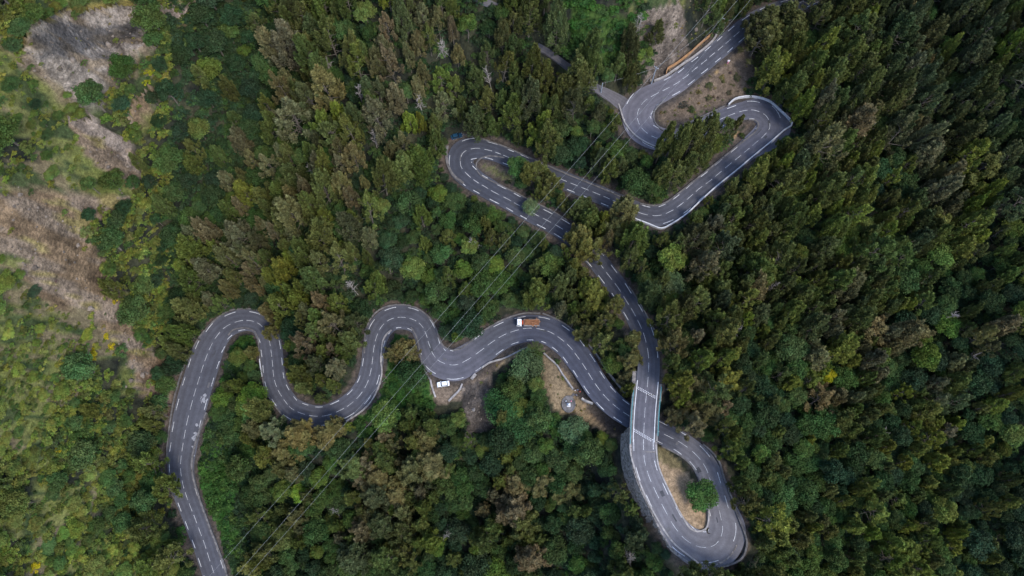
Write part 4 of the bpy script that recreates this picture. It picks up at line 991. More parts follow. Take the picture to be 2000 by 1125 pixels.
def put(kind, x, y, h, rad, tint, tone, special=None, tilt=None):
    z0 = float(gz(np.array(x), np.array(y)))
    nvar = {'cas': len(CAS), 'bro': len(BRO), 'shr': len(SHR), 'dead': 2, 'palm': 1}[kind]; va = rnd.randrange(nvar)
    hr = {'cas': (16.0, 3.1), 'bro': (8.8, 4.6), 'shr': (2.3, 1.8), 'dead': (11.0, 3.0), 'palm': (8, 3.5)}[kind]
    px, py, d = w2p(x, y, z0+h*.6)
    if special is None and px < 330 and py > 560 and kind != 'dead': tint = tuple(q*1.25 for q in tint)  # stronger light on the left slope is put into the plant colours
    items.append(dict(kind=kind, var=va, x=x, y=y, z=z0-.25, s=rad/hr[1], sz=h/hr[0], rz=rnd.uniform(0, 6.28), tint=vary(tint) if special is None else tint, px=float(px), py=float(py),
                      size=(h+2*rad)/float(d), tone=tone, special=special, h=h, tilt=tilt or (rnd.gauss(0, .08), rnd.gauss(0, .08))))
def at_px(px, py, kind, h, rad, tint, tone, special=None):
    p = g2w(px, py, h*.6); put(kind, float(p[0]), float(p[1]), h, rad, tint, tone, special)
# --- remarkable, hand surveyed plants
SP = [(1369,970,'bro',7.5,6.3,(0.046,0.098,0.023),'G','lone round green tree on the dry grass island inside the lower loop'),
(1030,712,'bro',9,7.2,(0.063,0.098,0.040),'G','broad grey-green tree right below the road under the truck'),
(985,790,'bro',10,7.0,(0.034,0.083,0.025),'G','dark green broadleaf tree right of the stream bed'),
(1010,830,'bro',10,6.5,(0.030,0.071,0.023),'D','dark broadleaf tree right of the stream bed, lower one'),
(497,775,'bro',8,5.5,(0.098,0.172,0.023),'L','bright yellow-green tree beside the pit right of the left road'),
(500,800,'bro',8,6.0,(0.098,0.178,0.046),'L','large pale green tree just below the bright yellow-green one'),
(1312,552,'bro',10,6.0,(0.103,0.144,0.063),'L','silvery pale green tree right of the road north of the bridge'),
(1118,838,'bro',8,5.0,(0.086,0.138,0.063),'L','silvery pale green tree below the shrine pad'),
(1150,470+7,'cas',15,4.2,(0.138,0.132,0.034),'Y','yellow-green casuarina hiding the road end left of the pale one'),
(1130,470,'cas',15,4.6,(0.138,0.132,0.039),'Y','broad yellow-green casuarina standing over the hidden road gap'),
(1165,490,'cas',13,4.0,(0.115,0.115,0.034),'C','olive casuarina at the right side of the hidden road gap'),
(1212,415,'cas',15,4.8,(0.128,0.125,0.047),'Y','pale yellow-brown casuarina leaning over the road left of the white parapet'),
(1200,440,'cas',13,4.4,(0.114,0.117,0.042),'Y','pale olive casuarina just below the yellow-brown one by the parapet'),
(1140,400,'cas',12,4.4,(0.063,0.081,0.025),'C','dark olive casuarina between the two middle roads'),
(1120,405,'cas',10,3.6,(0.057,0.071,0.025),'C','small dark casuarina between the two middle roads'),
(1050,345,'cas',13,4.0,(0.098,0.109,0.030),'C','olive casuarina covering the middle road, right one of the pair'),
(1072,360,'cas',12,3.6,(0.098,0.103,0.030),'C','olive casuarina below the middle road beside the wires'),
(1040,335,'cas',13,3.0,(0.109,0.115,0.030),'C','pointed casuarina with its tip over the middle road'),
(1005,330,'bro',7,5.2,(0.052,0.109,0.029),'G','bright green broadleaf tree inside the middle hairpin'),
(1085,380,'bro',5,3.0,(0.034,0.069,0.023),'G','small dark shrub tree between the middle roads'),
(1035,405,'bro',6,3.4,(0.109,0.155,0.069),'L','silvery green tree overhanging the lower of the middle roads'),
(1298,272,'cas',25,3.0,(0.098,0.113,0.030),'C','slim casuarina at the left end of the row inside the white parapet hairpin'),
(1325,284,'cas',27,3.3,(0.092,0.109,0.030),'C','tall casuarina, second in the row inside the white parapet hairpin'),
(1352,268,'cas',25,3.3,(0.098,0.109,0.032),'C','casuarina in the middle of the row inside the white parapet hairpin'),
(1385,262,'cas',20,3.5,(0.090,0.103,0.030),'C','casuarina right of the middle of the row inside the white parapet hairpin'),
(1415,254,'cas',17,3.3,(0.069,0.086,0.025),'C','dark casuarina at the right end of the row inside the white parapet hairpin'),
(1365,302,'cas',17,3.5,(0.081,0.098,0.029),'C','lower dark casuarina under the middle of the row inside the hairpin'),
(1295,337,'cas',18,3.5,(0.086,0.103,0.029),'C','casuarina on the slope above the bend left of the white parapet'),
(1312,342,'cas',18,3.5,(0.092,0.103,0.032),'C','casuarina above the reddish soil bank near the white parapet'),
(1440,232,'cas',14,1.7,(0.127,0.127,0.040),'Y','very slim casuarina with its tip across the hairpin road'),
(1338,322,'cas',17,3.3,(0.081,0.098,0.029),'C','dark casuarina low in the group inside the white parapet hairpin'),
(785,672,'cas',12,3.6,(0.152,0.127,0.044),'B','yellow-brown casuarina inside the hairpin above the green gully'),
(800,690,'cas',12,3.2,(0.133,0.117,0.044),'B','smaller yellow-brown casuarina beside the first above the green gully'),
(768,690,'cas',9,2.8,(0.123,0.111,0.042),'B','low yellow-brown casuarina left of the pair above the green gully'),
(585,845,'cas',13,5.2,(0.142,0.119,0.040),'B','golden brown casuarina covering the bottom of the left hairpin'),
(630,850,'cas',13,5.2,(0.133,0.114,0.040),'B','brown casuarina right of the golden one at the bottom of the left hairpin'),
(655,835,'cas',12,3.6,(0.128,0.117,0.042),'B','small casuarina overhanging the lower road bend'),
(555,880,'cas',12,5.2,(0.123,0.111,0.038),'B','wide brown casuarina below the left hairpin'),
(520,610,'cas',12,4.0,(0.114,0.098,0.038),'B','brown casuarina hanging over the right arm of the left hairpin'),
(527,650,'cas',8,2.4,(0.115,0.109,0.037),'C','small casuarina hiding the edge of the left hairpin'),
(485,690,'cas',8,3.2,(0.098,0.098,0.030),'C','small olive casuarina inside the left hairpin'),
(1235,700,'cas',11,3.6,(0.121,0.115,0.041),'C','rounded casuarina left of the road north of the bridge'),
(1240,660,'cas',12,3.4,(0.115,0.115,0.039),'C','casuarina touching the road edge north of the bridge'),
(1225,735,'cas',8,3.4,(0.095,0.090,0.038),'B','rounded brownish casuarina just left of the bridge'),
(1160,575,'cas',14,4.6,(0.138,0.147,0.032),'Y','bright olive casuarina with a broad top left of the road'),
(1205,590,'cas',12,3.0,(0.115,0.115,0.034),'C','casuarina with its tip across the road left of the brown pair'),
(1150,640,'cas',12,4.0,(0.081,0.083,0.029),'C','dark casuarina above the bend between truck and bridge'),
(1480,75,'cas',15,5.5,(0.067,0.069,0.025),'K','large dark casuarina covering the right edge of the top road'),
(1510,60,'cas',16,5.0,(0.092,0.098,0.028),'C','tall olive casuarina covering the gap in the top road'),
(1478,45,'cas',13,4.4,(0.069,0.074,0.028),'K','dark casuarina hiding the top road beyond the orange boards'),
(1505,35,'cas',14,4.6,(0.081,0.085,0.028),'C','olive casuarina over the hidden stretch of the top road'),
(1535,22,'cas',14,4.6,(0.086,0.092,0.030),'C','olive casuarina near the top edge over the hidden top road'),
(1595,2,'cas',14,5.0,(0.069,0.074,0.028),'K','dark casuarina at the top edge right of the last visible dash'),
(1625,-5,'cas',14,5.0,(0.069,0.074,0.028),'K','dark casuarina at the top edge covering the road end'),
(1545,60,'cas',15,4.4,(0.092,0.098,0.030),'C','olive casuarina lower right of the hidden top road'),
(1540,40,'cas',15,4.0,(0.086,0.092,0.028),'C','olive casuarina right of the gap in the top road'),
(1420,740,'cas',12,4.5,(0.149,0.149,0.028),'Y','bright yellow-olive casuarina right of the bridge'),
(1350,760,'cas',14,5.5,(0.100,0.090,0.034),'B','broad brown casuarina just right of the bridge'),
(1385,790,'cas',14,5.2,(0.090,0.085,0.032),'B','brown casuarina above the bend where the road leaves the bridge'),
(780,960,'cas',13,7.2,(0.128,0.111,0.042),'B','wide light brown casuarina in the lower middle of the valley, centre of its cluster'),
(735,930,'cas',12,6.0,(0.119,0.104,0.040),'B','light brown casuarina left in the lower middle cluster'),
(840,900,'cas',13,6.6,(0.109,0.104,0.042),'B','broad brown casuarina top right in the lower middle cluster'),
(720,1010,'cas',11,5.0,(0.114,0.104,0.038),'B','small brown casuarina at the lower left of the middle cluster'),
(830,850,'cas',12,4.6,(0.114,0.106,0.038),'B','brown casuarina just left of the stream bed'),
(1010,940,'cas',12,5.2,(0.133,0.111,0.047),'B','pale brown casuarina below the dark trees right of the stream bed'),
(1060,940,'cas',11,4.2,(0.114,0.106,0.042),'B','pale brown casuarina in the lower centre, right one'),
(1115,960,'cas',12,4.4,(0.104,0.106,0.038),'B','brown casuarina left of the retaining wall'),
(585,962,'bro',6,4.4,(0.138,0.230,0.029),'L','vivid lime green tree under the wires'),
(545,1050,'bro',8,6.0,(0.086,0.115,0.034),'L','light olive green tree at the bottom below the lime tree'),
(480,1110,'cas',8,4.0,(0.114,0.117,0.032),'Y','yellow-olive casuarina at the bottom edge beside the road'),
(1325,975+640-900,'shr',2,2,(.06,.08,.02),'G','small olive bush on the slope east of the bridge road'),
(1045,684,'palm',6,3.4,(0.063,0.086,0.025),'G','small palm at the road edge above the broad grey-green tree'),
(1615,735,'bro',6,4.0,(0.253,0.241,0.011),'Y','bright yellow-green tree on the right-hand forest slope'),
(670,260-40,'cas',16,3.0,(0.138,0.172,0.025),'Y','single lime-green casuarina among the brown ridge trees'),
(1850,905,'bro',8,5.2,(0.152,0.148,0.032),'Y','yellowish tree in the lower right of the forest'),
(1690,640,'cas',16,6.5,(0.133,0.106,0.044),'B','large orange-brown casuarina on the right forest slope'),
(1790,650,'cas',15,5.5,(0.109,0.095,0.038),'B','orange-brown casuarina just right of the largest one on the slope'),
(1600,780,'cas',13,4.5,(0.142,0.106,0.044),'B','orange-brown casuarina below the bright yellow-green tree'),
(1840,440,'cas',14,5.5,(0.123,0.127,0.032),'Y','golden casuarina on the right slope above the dark gap'),
(1930,320,'cas',15,5.5,(0.114,0.117,0.032),'Y','golden-olive casuarina near the right edge'),
(865,90,'dead',9,3,(.1,.1,.1),'X','bare grey dead tree on the ridge above the middle hairpin'),
(560,240,'dead',10,3.4,(.1,.1,.1),'X','bare grey dead tree at the edge of the dark valley'),
(1255,40,'dead',12,2.0,(.1,.1,.1),'X','pale bare dead trunk left of the scree slope'),
(1243,55,'dead',11,1.8,(.1,.1,.1),'X','second pale bare trunk left of the scree slope'),
(1880,215,'dead',9,3,(.1,.1,.1),'X','bare grey dead tree in the dark band at the upper right'),
(1860,620,'dead',9,3.2,(.1,.1,.1),'X','bare grey dead tree beside the golden casuarinas on the right'),
(640,130,'dead',10,2.6,(.1,.1,.1),'X','bare dead tree among the top left ridge trees'),
(730,270,'dead',10,2.6,(.1,.1,.1),'X','bare dead tree in the brown trees above the ridge'),
(180,690,'shr',2.5,2.6,(.30,.26,.012),'F','yellow flowering bush at the foot of the bare slope'),
(205,655,'shr',1.6,1.6,(.34,.28,.012),'F','small yellow flowering bush on the bare slope'),
(215,665+10,'shr',1.8,1.8,(.34,.28,.012),'F','small yellow flowering bush beside the soil patch'),
(315,745,'shr',2.2,1.8,(.24,.24,.012),'F','yellow-green bush on the bank left of the road'),
(222,588,'shr',1.6,1.6,(.34,.28,.012),'F','yellow flowering bush right of the bare slope, lower one'),
(230,560,'shr',1.3,1.3,(.34,.28,.012),'F','yellow flowering bush right of the bare slope, upper one'),
(1162,80,'shr',2.2,2.0,(.30,.34,.012),'F','vivid yellow bush in the clearing at the top'),
(1150,88,'shr',1.4,1.2,(.28,.30,.012),'F','small yellow bush beside the vivid one in the clearing'),
(290,140,'shr',2.2,2.2,(.26,.26,.014),'F','yellow bush right of the main cliff, lower one'),
(285,160,'shr',1.8,1.8,(.24,.25,.014),'F','yellow bush right of the main cliff, upper one'),
(1385,165,'shr',1.8,1.9,(.075,.085,.035),'G','grey-green bush in the middle of the brown top bank'),
(1335,205,'shr',2.0,2.2,(.070,.066,.050),'C','greyish bush at the left end of the brown top bank'),
(1352,212,'shr',1.6,1.7,(.055,.080,.025),'G','green bush beside the greyish one on the top bank'),
(1410,150,'shr',1.3,1.6,(.15,.13,.05),'Y','straw-coloured bush on the top bank near the road'),
(1385,190,'shr',1.5,1.8,(.10,.095,.045),'C','olive brown bush low on the top bank'),
(1440,150,'shr',1.7,2.0,(.065,.070,.035),'C','dull olive bush at the right of the top bank'),
(1425,180,'shr',1.2,1.5,(.085,.075,.045),'C','small brown bush above the start of the white parapet'),
(1365,178,'shr',1.3,1.4,(.14,.12,.05),'Y','straw tuft bush in the upper middle of the top bank'),
(65,1108,'shr',2,2,(.34,.30,.012),'F','yellow bush in the bottom left corner'),
(110,880,'shr',1.6,1.5,(.34,.27,.012),'F','small yellow-orange bush on the lower left slope')]
for a in SP: at_px(a[0], a[1], a[2], a[3], a[4], a[5], a[6], a[7])
for k_, (x_, y_) in enumerate(((610,330),(700,180),(820,200),(960,150),(1560,180),(1700,250),(1760,420),(1650,520),(1900,700),(1500,560),(1440,640),(690,560),(590,520),(930,470),(1720,860),(650,1000),(870,1040),(1230,1090))):
    at_px(x_, y_, 'dead', 11+k_ % 4, 2.2+.3*(k_ % 3), (.1,.1,.1), 'X', 'bare grey snag standing '+region(x_, y_)+(', upper one' if k_ % 2 else ''))
sp_xy = [(it['x'], it['y'], it['s']) for it in items]

# --- the forest: jittered grid over the hillside
def clear_of(x, y, rr, grid, cell=6.0):
    i, j = int(x//cell), int(y//cell)
    for a in (-1, 0, 1):
        for b_ in (-1, 0, 1):
            for (qx, qy, qr) in grid.get((i+a, j+b_), ()):
                if (qx-x)**2+(qy-y)**2 < ((rr+qr)*.5)**2: return False
    return True
grid = {}
def gadd(x, y, r): grid.setdefault((int(x//6), int(y//6)), []).append((x, y, r))
for it in items: gadd(it['x'], it['y'], 3.2 if it['kind'] in ('cas', 'bro') else 1.2)
cands = []
VINE = [(385,800),(425,815),(445,860),(470,930),(485,1010),(480,1100),(450,1140),(425,1080),(395,1000),(375,930),(378,860)]
for _ in range(75000): cands.append((rnd.uniform(-272, 272), rnd.uniform(-60, 315)))
for x, y in cands:
    z0 = float(gz(np.array(x), np.array(y))); px, py, d = w2p(x, y, z0+4)
    if not (-170 < px < 2170 and -150 < py < 1290): continue
    jx_ = float(fbm(np.array(x*.06), np.array(y*.06), 2)-.38)*110; jy_ = float(fbm(np.array(x*.06+40), np.array(y*.06+70), 2)-.38)*110
    c_ = veg(float(px)+jx_*.5+rnd.gauss(0, 9), float(py)+jy_*.5+rnd.gauss(0, 9))
    if in_poly(np.array([px]), np.array([py]), ROCK1)[0] or in_poly(np.array([px]), np.array([py]), ROCK2)[0] or in_poly(np.array([px]), np.array([py]), ROCK4)[0] or in_poly(np.array([px]), np.array([py]), ROCK6)[0]:
        c_ = 'R'
    elif c_ == 'R': c_ = 'G' if px > 160 else 'S'
    if c_ in 'R': 
        if rnd.random() < .03 and clear_of(x, y, 3, grid) and not blocked(x, y, z0, 1.5, 1.2, False):
            put('shr', x, y, rnd.uniform(.7,1.6), rnd.uniform(.6,1.6), TINT[rnd.choice('GSSL')], 'S'); gadd(x, y, 2.0)
        continue
    if in_poly(np.array([px]), np.array([py]), VINE)[0]: c_ = 'V'
    if c_ == '.': c_ = rnd.choice('GCD')
    if c_ in 'CBYK':
        pn = float(fbm(np.array(x*.035+7), np.array(y*.035+3), 3)); q_ = rnd.random()
        if c_ == 'B' and 380 < px < 900 and rnd.random() < .38: c_ = 'C'
        c2 = c_ if q_ < .62 else (rnd.choice('YYCL') if pn > .47 else rnd.choice('KKBCG')) if q_ < .86 else rnd.choice('CBKYGG')
        h = rnd.uniform(12, 24); rad = h*rnd.uniform(.145, .235)
        if c_ in 'YB' and py > 800: rad *= 1.25
        sp_ = rad*1.3
        if c2 in 'GL': kind = 'bro'; h = rnd.uniform(6, 10); rad = rnd.uniform(2.8, 4.2); sp_ = rad*1.2
        else: kind = 'cas'
    elif c_ in 'DGL':
        c2 = c_ if rnd.random() < (.58 if px < 1430 else .5) else rnd.choice('DGGLC' if px < 1430 else 'GLCCYD')
        if c2 in 'CY': kind = 'cas'; h = rnd.uniform(10, 18); rad = rnd.uniform(2.2, 3.2); sp_ = rad*1.4
        else: kind = 'bro'; rad = rnd.uniform(2.4, 5.8); h = rad*rnd.uniform(1.5, 2.4)+1.5; sp_ = rad*1.2
    elif c_ in 'Ss':
        if rnd.random() < (.55 if c_ == 'S' else .08): kind = 'bro'; h = rnd.uniform(1.8, 5); rad = rnd.uniform(1.4, 3.9); c2 = rnd.choice('SSGYCLS' if py > 640 else 'SGGLCD'); sp_ = rad*.85
        else: kind = 'shr'; h = rnd.uniform(.9, 2.4); rad = rnd.uniform(.8, 2.2); c2 = rnd.choice('SSSGSYL'); sp_ = rad*(.8 if c_ == 'S' else 1.5)
    else:
        kind = 'shr'; h = rnd.uniform(.7, 1.7); rad = rnd.uniform(1.2, 2.4); c2 = 'V'; sp_ = rad*1.2
    if not clear_of(x, y, sp_, grid): continue
    ok = False
    for _try in range(4):
        if not blocked(x, y, z0, h, rad, kind == 'cas'): ok = True; break
        h *= .68; rad *= .8; sp_ *= .8
        if kind == 'cas' and h < 6.5: kind = 'bro'; rad *= 1.1; h *= .8
        if kind == 'bro' and h < 3: kind = 'shr'
    if not ok: continue
    put(kind, x, y, h, rad, TINT[c2], c2); gadd(x, y, sp_)
# --- understory: low growth filling the floor, tints darkened to paint shade between trees
under = []
TUFTP = (ROCK1, ROCK2, ROCK4, ROCK6, POLY[8][0], POLY[17][0], POLY[14][0], ROCK5)
for _u in range(78000):
    x, y = rnd.uniform(-272, 272 if _u < 48000 else -75), rnd.uniform(-60, 315); z0 = float(gz(np.array(x), np.array(y))); px, py, d = w2p(x, y, z0+1)
    if not (-150 < px < 2150 and -130 < py < 1270): continue
    c_ = veg(float(px)+rnd.gauss(0, 8), float(py)+rnd.gauss(0, 8))
    if c_ in 'R.s' and rnd.random() < (.97 if c_ == 'R' else .6): continue
    inr = any(in_poly(np.array([px]), np.array([py]), P_)[0] for P_ in (ROCK1, ROCK2, ROCK4, ROCK5, ROCK6))
    if inr and rnd.random() < .985: continue
    rad = rnd.uniform(1.2, 3.0) if px > 330 or c_ in 'GDCKLB' else rnd.uniform(.35, 1.2)*(1.7 if rnd.random() < .3 else 1); h = rad*rnd.uniform(.8, 1.3)
    if blocked(x, y, z0, h, rad, False): continue
    t = TINT[rnd.choice('SSYGCL')] if px < 330 and rnd.random() < .85 else (TINT['V'] if c_ == 'V' else TINT[rnd.choice('DDGD' if px > 330 else 'GCSY')])
    under.append((x, y, z0-.1, rad/1.8, h/2.3, rnd.uniform(0, 6.28), vary(t, .3), rnd.randrange(len(SHR))))

for _ in range(16000):
    x, y = rnd.uniform(-272, 120), rnd.uniform(-60, 315); z0 = float(gz(np.array(x), np.array(y))); px, py, d = w2p(x, y, z0)
    pxa, pya = np.array([px]), np.array([py]); hit = next((k for k, P_ in enumerate(TUFTP) if in_poly(pxa, pya, P_)[0]), None)
    if hit is None: continue
    if min((S[::4, 0]-px)**2+(S[::4, 1]-py)**2) < 26**2 and hit > 3: continue
    if hit <= 3 and fbm(np.array(x*.12+9), np.array(y*.12), 3) < .44: continue
    if hit >= 5 and rnd.random() < .5: continue
    rad = rnd.uniform(.2, .75)*(1.6 if rnd.random() < .15 else 1)
    under.append((x, y, z0-.05, rad/1.8, rad*rnd.uniform(.5, 1)/2.3, rnd.uniform(0, 6.28), vary(rnd.choice(((.17,.14,.05), (.14,.13,.045), (.07,.08,.03), (.11,.085,.06), (.13,.14,.03))), .3), rnd.randrange(len(SHR))))
# --- loose angular rocks on the bare faces
rocks = []
for _ in range(26000):
    x, y = rnd.uniform(-272, 120), rnd.uniform(20, 315); z0 = float(gz(np.array(x), np.array(y))); px, py, d = w2p(x, y, z0)
    if not (-60 < px < 1400 and -60 < py < 920): continue
    pxa, pya = np.array([px]), np.array([py])
    if not any(in_poly(pxa, pya, P_)[0] for P_ in (ROCK1, ROCK2, ROCK3, ROCK4, ROCK6, POLY[15][0])): continue
    sz_ = rnd.uniform(.18, .6)*(1 if rnd.random() < .9 else 2.4); b_ = rnd.uniform(.6, 1.5)
    b_ *= .78
    rocks.append((x, y, z0-.05*sz_, sz_, sz_*rnd.uniform(.5, .9), rnd.uniform(0, 6.28), (.15*b_, .122*b_, .10*b_), 0))
# region phrases for the labels
TONE = {'D': 'dark green', 'G': 'mid green', 'L': 'pale bright green', 'C': 'olive green', 'B': 'brownish', 'Y': 'yellow-green', 'K': 'dark olive', 'S': 'yellow-olive', 'V': 'fresh green', 'X': 'bare grey', 'F': 'yellow'}
KN = {'cas': ('casuarina_tree', 'casuarina', 'tree'), 'bro': ('broadleaf_tree', 'broadleaf tree', 'tree'), 'shr': ('shrub', 'low shrub', 'shrub'), 'dead': ('dead_tree', 'dead tree', 'tree'), 'palm': ('palm_tree', 'palm', 'palm')}
def tree_parts(it):
    k, v_ = it['kind'], it['var']
    if k == 'cas': return [('crown', CAS[v_][0]), ('trunk', CAS[v_][1])]
    if k == 'bro': return [('crown', BRO[v_][0]), ('trunk', BRO[v_][1])]
    if k == 'shr': return [('foliage', SHR[v_][0])]
    if k == 'dead': return [('branches', DEAD[v_])]
    return [('fronds', PALM[0]), ('trunk', PALM[1])]
PROTO = {}
def refine(L):
    g = {}
    for it in L:
        if it['special']: continue
        hs = {'cas': ('tall ', '', 'small ')[0 if it['h'] > 17 else 1 if it['h'] > 13 else 2], 'bro': ('large ', '', 'small ')[0 if it['h'] > 8.2 else 1 if it['h'] > 5 else 2]}.get(it['kind'], '')
        it['ph'] = hs+TONE[it['tone']]+' '+KN[it['kind']][1]; it['rg'] = region(it['px'], it['py']); it['extra'] = ''
        g.setdefault((it['ph'], it['rg']), []).append(it)
    for k, v in g.items():
        if len(v) < 2: continue
        ss = sorted(q['s'] for q in v); tt = sorted(sum(q['tint']) for q in v); sub = {}
        for q in v:
            w = ''
            if len(v) > 3: w += 'broad ' if q['s'] > ss[len(ss)//2] else 'slim ' if q['kind'] == 'cas' else 'narrow '
            if len(v) > 6: w += 'pale ' if sum(q['tint']) > tt[len(tt)//2] else 'shaded-toned '.replace('shaded-toned', 'deep')
            q['pre'] = w; sub.setdefault(w, []).append(q)
        for w, u in sub.items():
            if len(u) < 2: continue
            pool = list(u)
            for nm_, key in (('leftmost', lambda q: q['px']), ('rightmost', lambda q: -q['px']), ('uppermost', lambda q: q['py']), ('lowest', lambda q: -q['py'])):
                if not pool: break
                q = min(pool, key=key)
                if q is min(u, key=key): q['extra'] = nm_+' '; pool.remove(q)
            if len(pool) == 1 and len(u) > 2: pool[0]['extra'] = 'middle '
def build_item(it):
    nm, wd, cat = KN[it['kind']]
    r = bpy.data.objects.new(nm, None); C.objects.link(r); r.empty_display_size = .5
    r.location = (it['x'], it['y'], it['z']); r.rotation_euler = (it['tilt'][0], it['tilt'][1], it['rz']); r.scale = (it['s'], it['s'], it['sz'])
    if it['special']: tag(r, it['special'], cat)
    else:
        ph, rg = it['ph'], it['rg']; lab = it['extra']+it.get('pre', '')+ph+' '+rg
        for w_ in ('large ', 'tall ', 'small ', ' and retaining wall'):
            if len(lab.split()) > 16: lab = lab.replace(w_, ' near the retaining wall' if 'wall' in w_ else '').replace('between stream bed near', 'near')
        if len(lab.split()) > 16: lab = lab.replace('broadleaf tree', 'tree')
        if len(lab.split()) > 16: lab = it['extra']+ph+' '+rg
        if len(lab.split()) > 16: lab = ph+' '+rg
        tag(r, ' '.join(lab.split()), cat, ph+'s '+rg)
    for pn, me_ in tree_parts(it):
        o = bpy.data.objects.new(pn, me_); C.objects.link(o); o.parent = r
        if pn not in ('trunk', 'branches'): o['tint'] = [float(q) for q in it['tint']]
        PROTO.setdefault((it['kind'], it['var'], pn), o)
def vis(it): return -20 < it['px'] < 2020 and -20 < it['py'] < 1145
rest = {'cas': [], 'bro': [], 'shr': []}
for k in ('cas', 'bro', 'shr', 'dead', 'palm'):
    L = [it for it in items if it['kind'] == k]
    L.sort(key=lambda q: (0 if q['special'] else 1, 0 if vis(q) else 1, -q['size']))
    n_ind = 290
    refine(L[:n_ind])
    for it in L[:n_ind]: build_item(it)
    if k in rest: rest[k] = L[n_ind:]
print('counts', {k: sum(1 for i in items if i['kind'] == k) for k in KN}, 'under', len(under))
def scatter(name, recs, protos, label, cat):
    """recs: x,y,z,s,sz,rz,tint,var,(tilt) ; one object whose geometry nodes place the plants"""
    n = len(recs); me = bpy.data.meshes.new(name); me.vertices.add(n)
    me.vertices.foreach_set('co', np.array([q[:3] for q in recs], np.float32).ravel())
    def A(nm, typ, key, arr): a = me.attributes.new(nm, typ, 'POINT'); a.data.foreach_set(key, np.asarray(arr).ravel())
    A('scl', 'FLOAT_VECTOR', 'vector', np.array([(q[3], q[3], q[4]) for q in recs], np.float32))
    A('rot', 'FLOAT_VECTOR', 'vector', np.array([(0, 0, q[5]) for q in recs], np.float32))
    A('tint', 'FLOAT_COLOR', 'color', np.array([(*q[6], 1) for q in recs], np.float32))
    A('pick', 'INT', 'value', np.array([q[7] for q in recs], np.int32))
    o = bpy.data.objects.new(name, me); C.objects.link(o); tag(o, label, cat, kind='stuff')
    ng = bpy.data.node_groups.new(name, 'GeometryNodeTree'); ng.interface.new_socket('Geometry', in_out='INPUT', socket_type='NodeSocketGeometry'); ng.interface.new_socket('Geometry', in_out='OUTPUT', socket_type='NodeSocketGeometry')
    N = ng.nodes; Lk = ng.links; gi = N.new('NodeGroupInput'); gout = N.new('NodeGroupOutput'); ip = N.new('GeometryNodeInstanceOnPoints'); ip.inputs['Pick Instance'].default_value = True
    def NA(nm, typ):
        a = N.new('GeometryNodeInputNamedAttribute'); a.data_type = typ; a.inputs['Name'].default_value = nm; return a
    sc = NA('scl', 'FLOAT_VECTOR'); rt = NA('rot', 'FLOAT_VECTOR'); pk = NA('pick', 'INT')
    jn = N.new('GeometryNodeJoinGeometry')
    for parts in protos:
        j2 = N.new('GeometryNodeJoinGeometry')
        for po in parts:
            oi = N.new('GeometryNodeObjectInfo'); oi.transform_space = 'ORIGINAL'; oi.inputs['Object'].default_value = po; Lk.new(oi.outputs['Geometry'], j2.inputs[0])
        g2 = N.new('GeometryNodeGeometryToInstance'); Lk.new(j2.outputs[0], g2.inputs[0]); Lk.new(g2.outputs[0], jn.inputs[0])
    Lk.new(gi.outputs[0], ip.inputs['Points']); Lk.new(jn.outputs[0], ip.inputs['Instance']); Lk.new(sc.outputs[0], ip.inputs['Scale']); Lk.new(pk.outputs[0], ip.inputs['Instance Index'])
    e2r = N.new('FunctionNodeEulerToRotation'); Lk.new(rt.outputs[0], e2r.inputs[0]); Lk.new(e2r.outputs[0], ip.inputs['Rotation'])
    Lk.new(ip.outputs[0], gout.inputs[0])
    md = o.modifiers.new('plants', 'NODES'); md.node_group = ng
    return o
def rec(it): return (it['x'], it['y'], it['z'], it['s'], it['sz'], it['rz'], it['tint'], it['var'])
def proto_list(k, parts, n): return [[PROTO[(k, i, p)] for p in parts] for i in range(n)]
scatter('casuarina_forest', [rec(i) for i in rest['cas']], proto_list('cas', ('crown', 'trunk'), len(CAS)), 'dense casuarina forest covering the valley sides behind the nearest trees', 'forest')
scatter('broadleaf_forest', [rec(i) for i in rest['bro']], proto_list('bro', ('crown', 'trunk'), len(BRO)), 'dense green broadleaf woodland filling the valleys', 'forest')
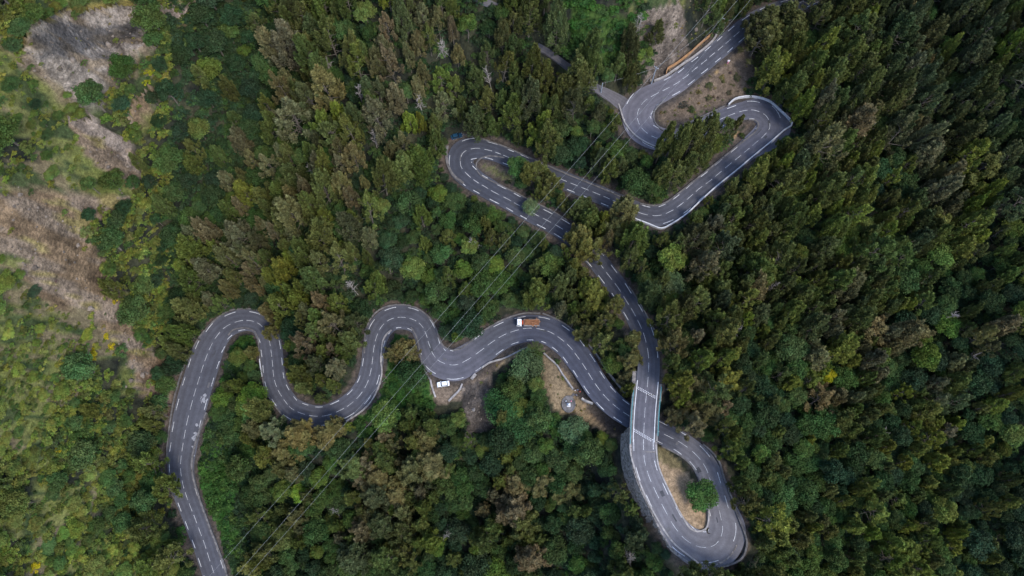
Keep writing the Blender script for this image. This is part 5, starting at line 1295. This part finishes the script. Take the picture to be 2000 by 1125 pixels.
if rest['shr']: scatter('scrub', [rec(i) for i in rest['shr']], proto_list('shr', ('foliage',), len(SHR)), 'low yellow-green scrub and vines covering the open slopes', 'scrub')
scatter('undergrowth', under, proto_list('shr', ('foliage',), len(SHR)), 'low green undergrowth between the trees', 'undergrowth')

def rock_mesh():
    b = MB(); r = np.random.default_rng(3); b.ball((0, 0, 0), 1.0, 6); b.v = [tuple(np.array(v)*r.uniform(.7, 1.15)) for v in b.v]
    return b
rb = rock_mesh(); rx, ry = 0, 0
p = g2w(925, 800); rk_o = link('boulder', [tuple(np.array(v)*.9) for v in rb.v], rb.f, mat('boulder_stone', (.16, .15, .145), .95, noise=(2, .6, 1.3), bump=.5), loc=p)
tag(rk_o, 'grey boulder lying in the upper part of the stream bed', 'boulder')
def rock_scatter():
    m = attr_mat('loose_rock', attr='tint', typ='INSTANCER', scales=((1.5, .7, 1.3),), bump=.4)
    n = len(rocks); me = bpy.data.meshes.new('loose_rocks'); V = []; Fc = []; K = []
    bv = np.array(rb.v); r = np.random.default_rng(8); cols = []
    for q in rocks:
        c, s_ = math.cos(q[5]), math.sin(q[5]); w = bv*np.array([q[3], q[3]*.8, q[4]])*r.uniform(.75, 1.25, (len(bv), 1)); w = np.stack([w[:, 0]*c-w[:, 1]*s_, w[:, 0]*s_+w[:, 1]*c, w[:, 2]], 1)+np.array(q[:3])
        k = len(V)*len(bv); V.append(w); Fc += [tuple(i+k for i in f) for f in rb.f]; cols.append(np.tile((*q[6], 1), (len(bv), 1)))
    V = np.concatenate(V); me.from_pydata(V.tolist(), [], Fc); m = attr_mat('loose_rock', attr='cover', scales=((1.5, .7, 1.3),), bump=.4); me.materials.append(m)
    a = me.color_attributes.new('cover', 'FLOAT_COLOR', 'POINT'); a.data.foreach_set('color', np.concatenate(cols).ravel().astype(np.float32))
    o = bpy.data.objects.new('loose_rocks', me); C.objects.link(o); tag(o, 'loose angular rubble scattered over the bare cliffs and scree', 'rubble', kind='stuff')
rock_scatter(); print('rocks', len(rocks))
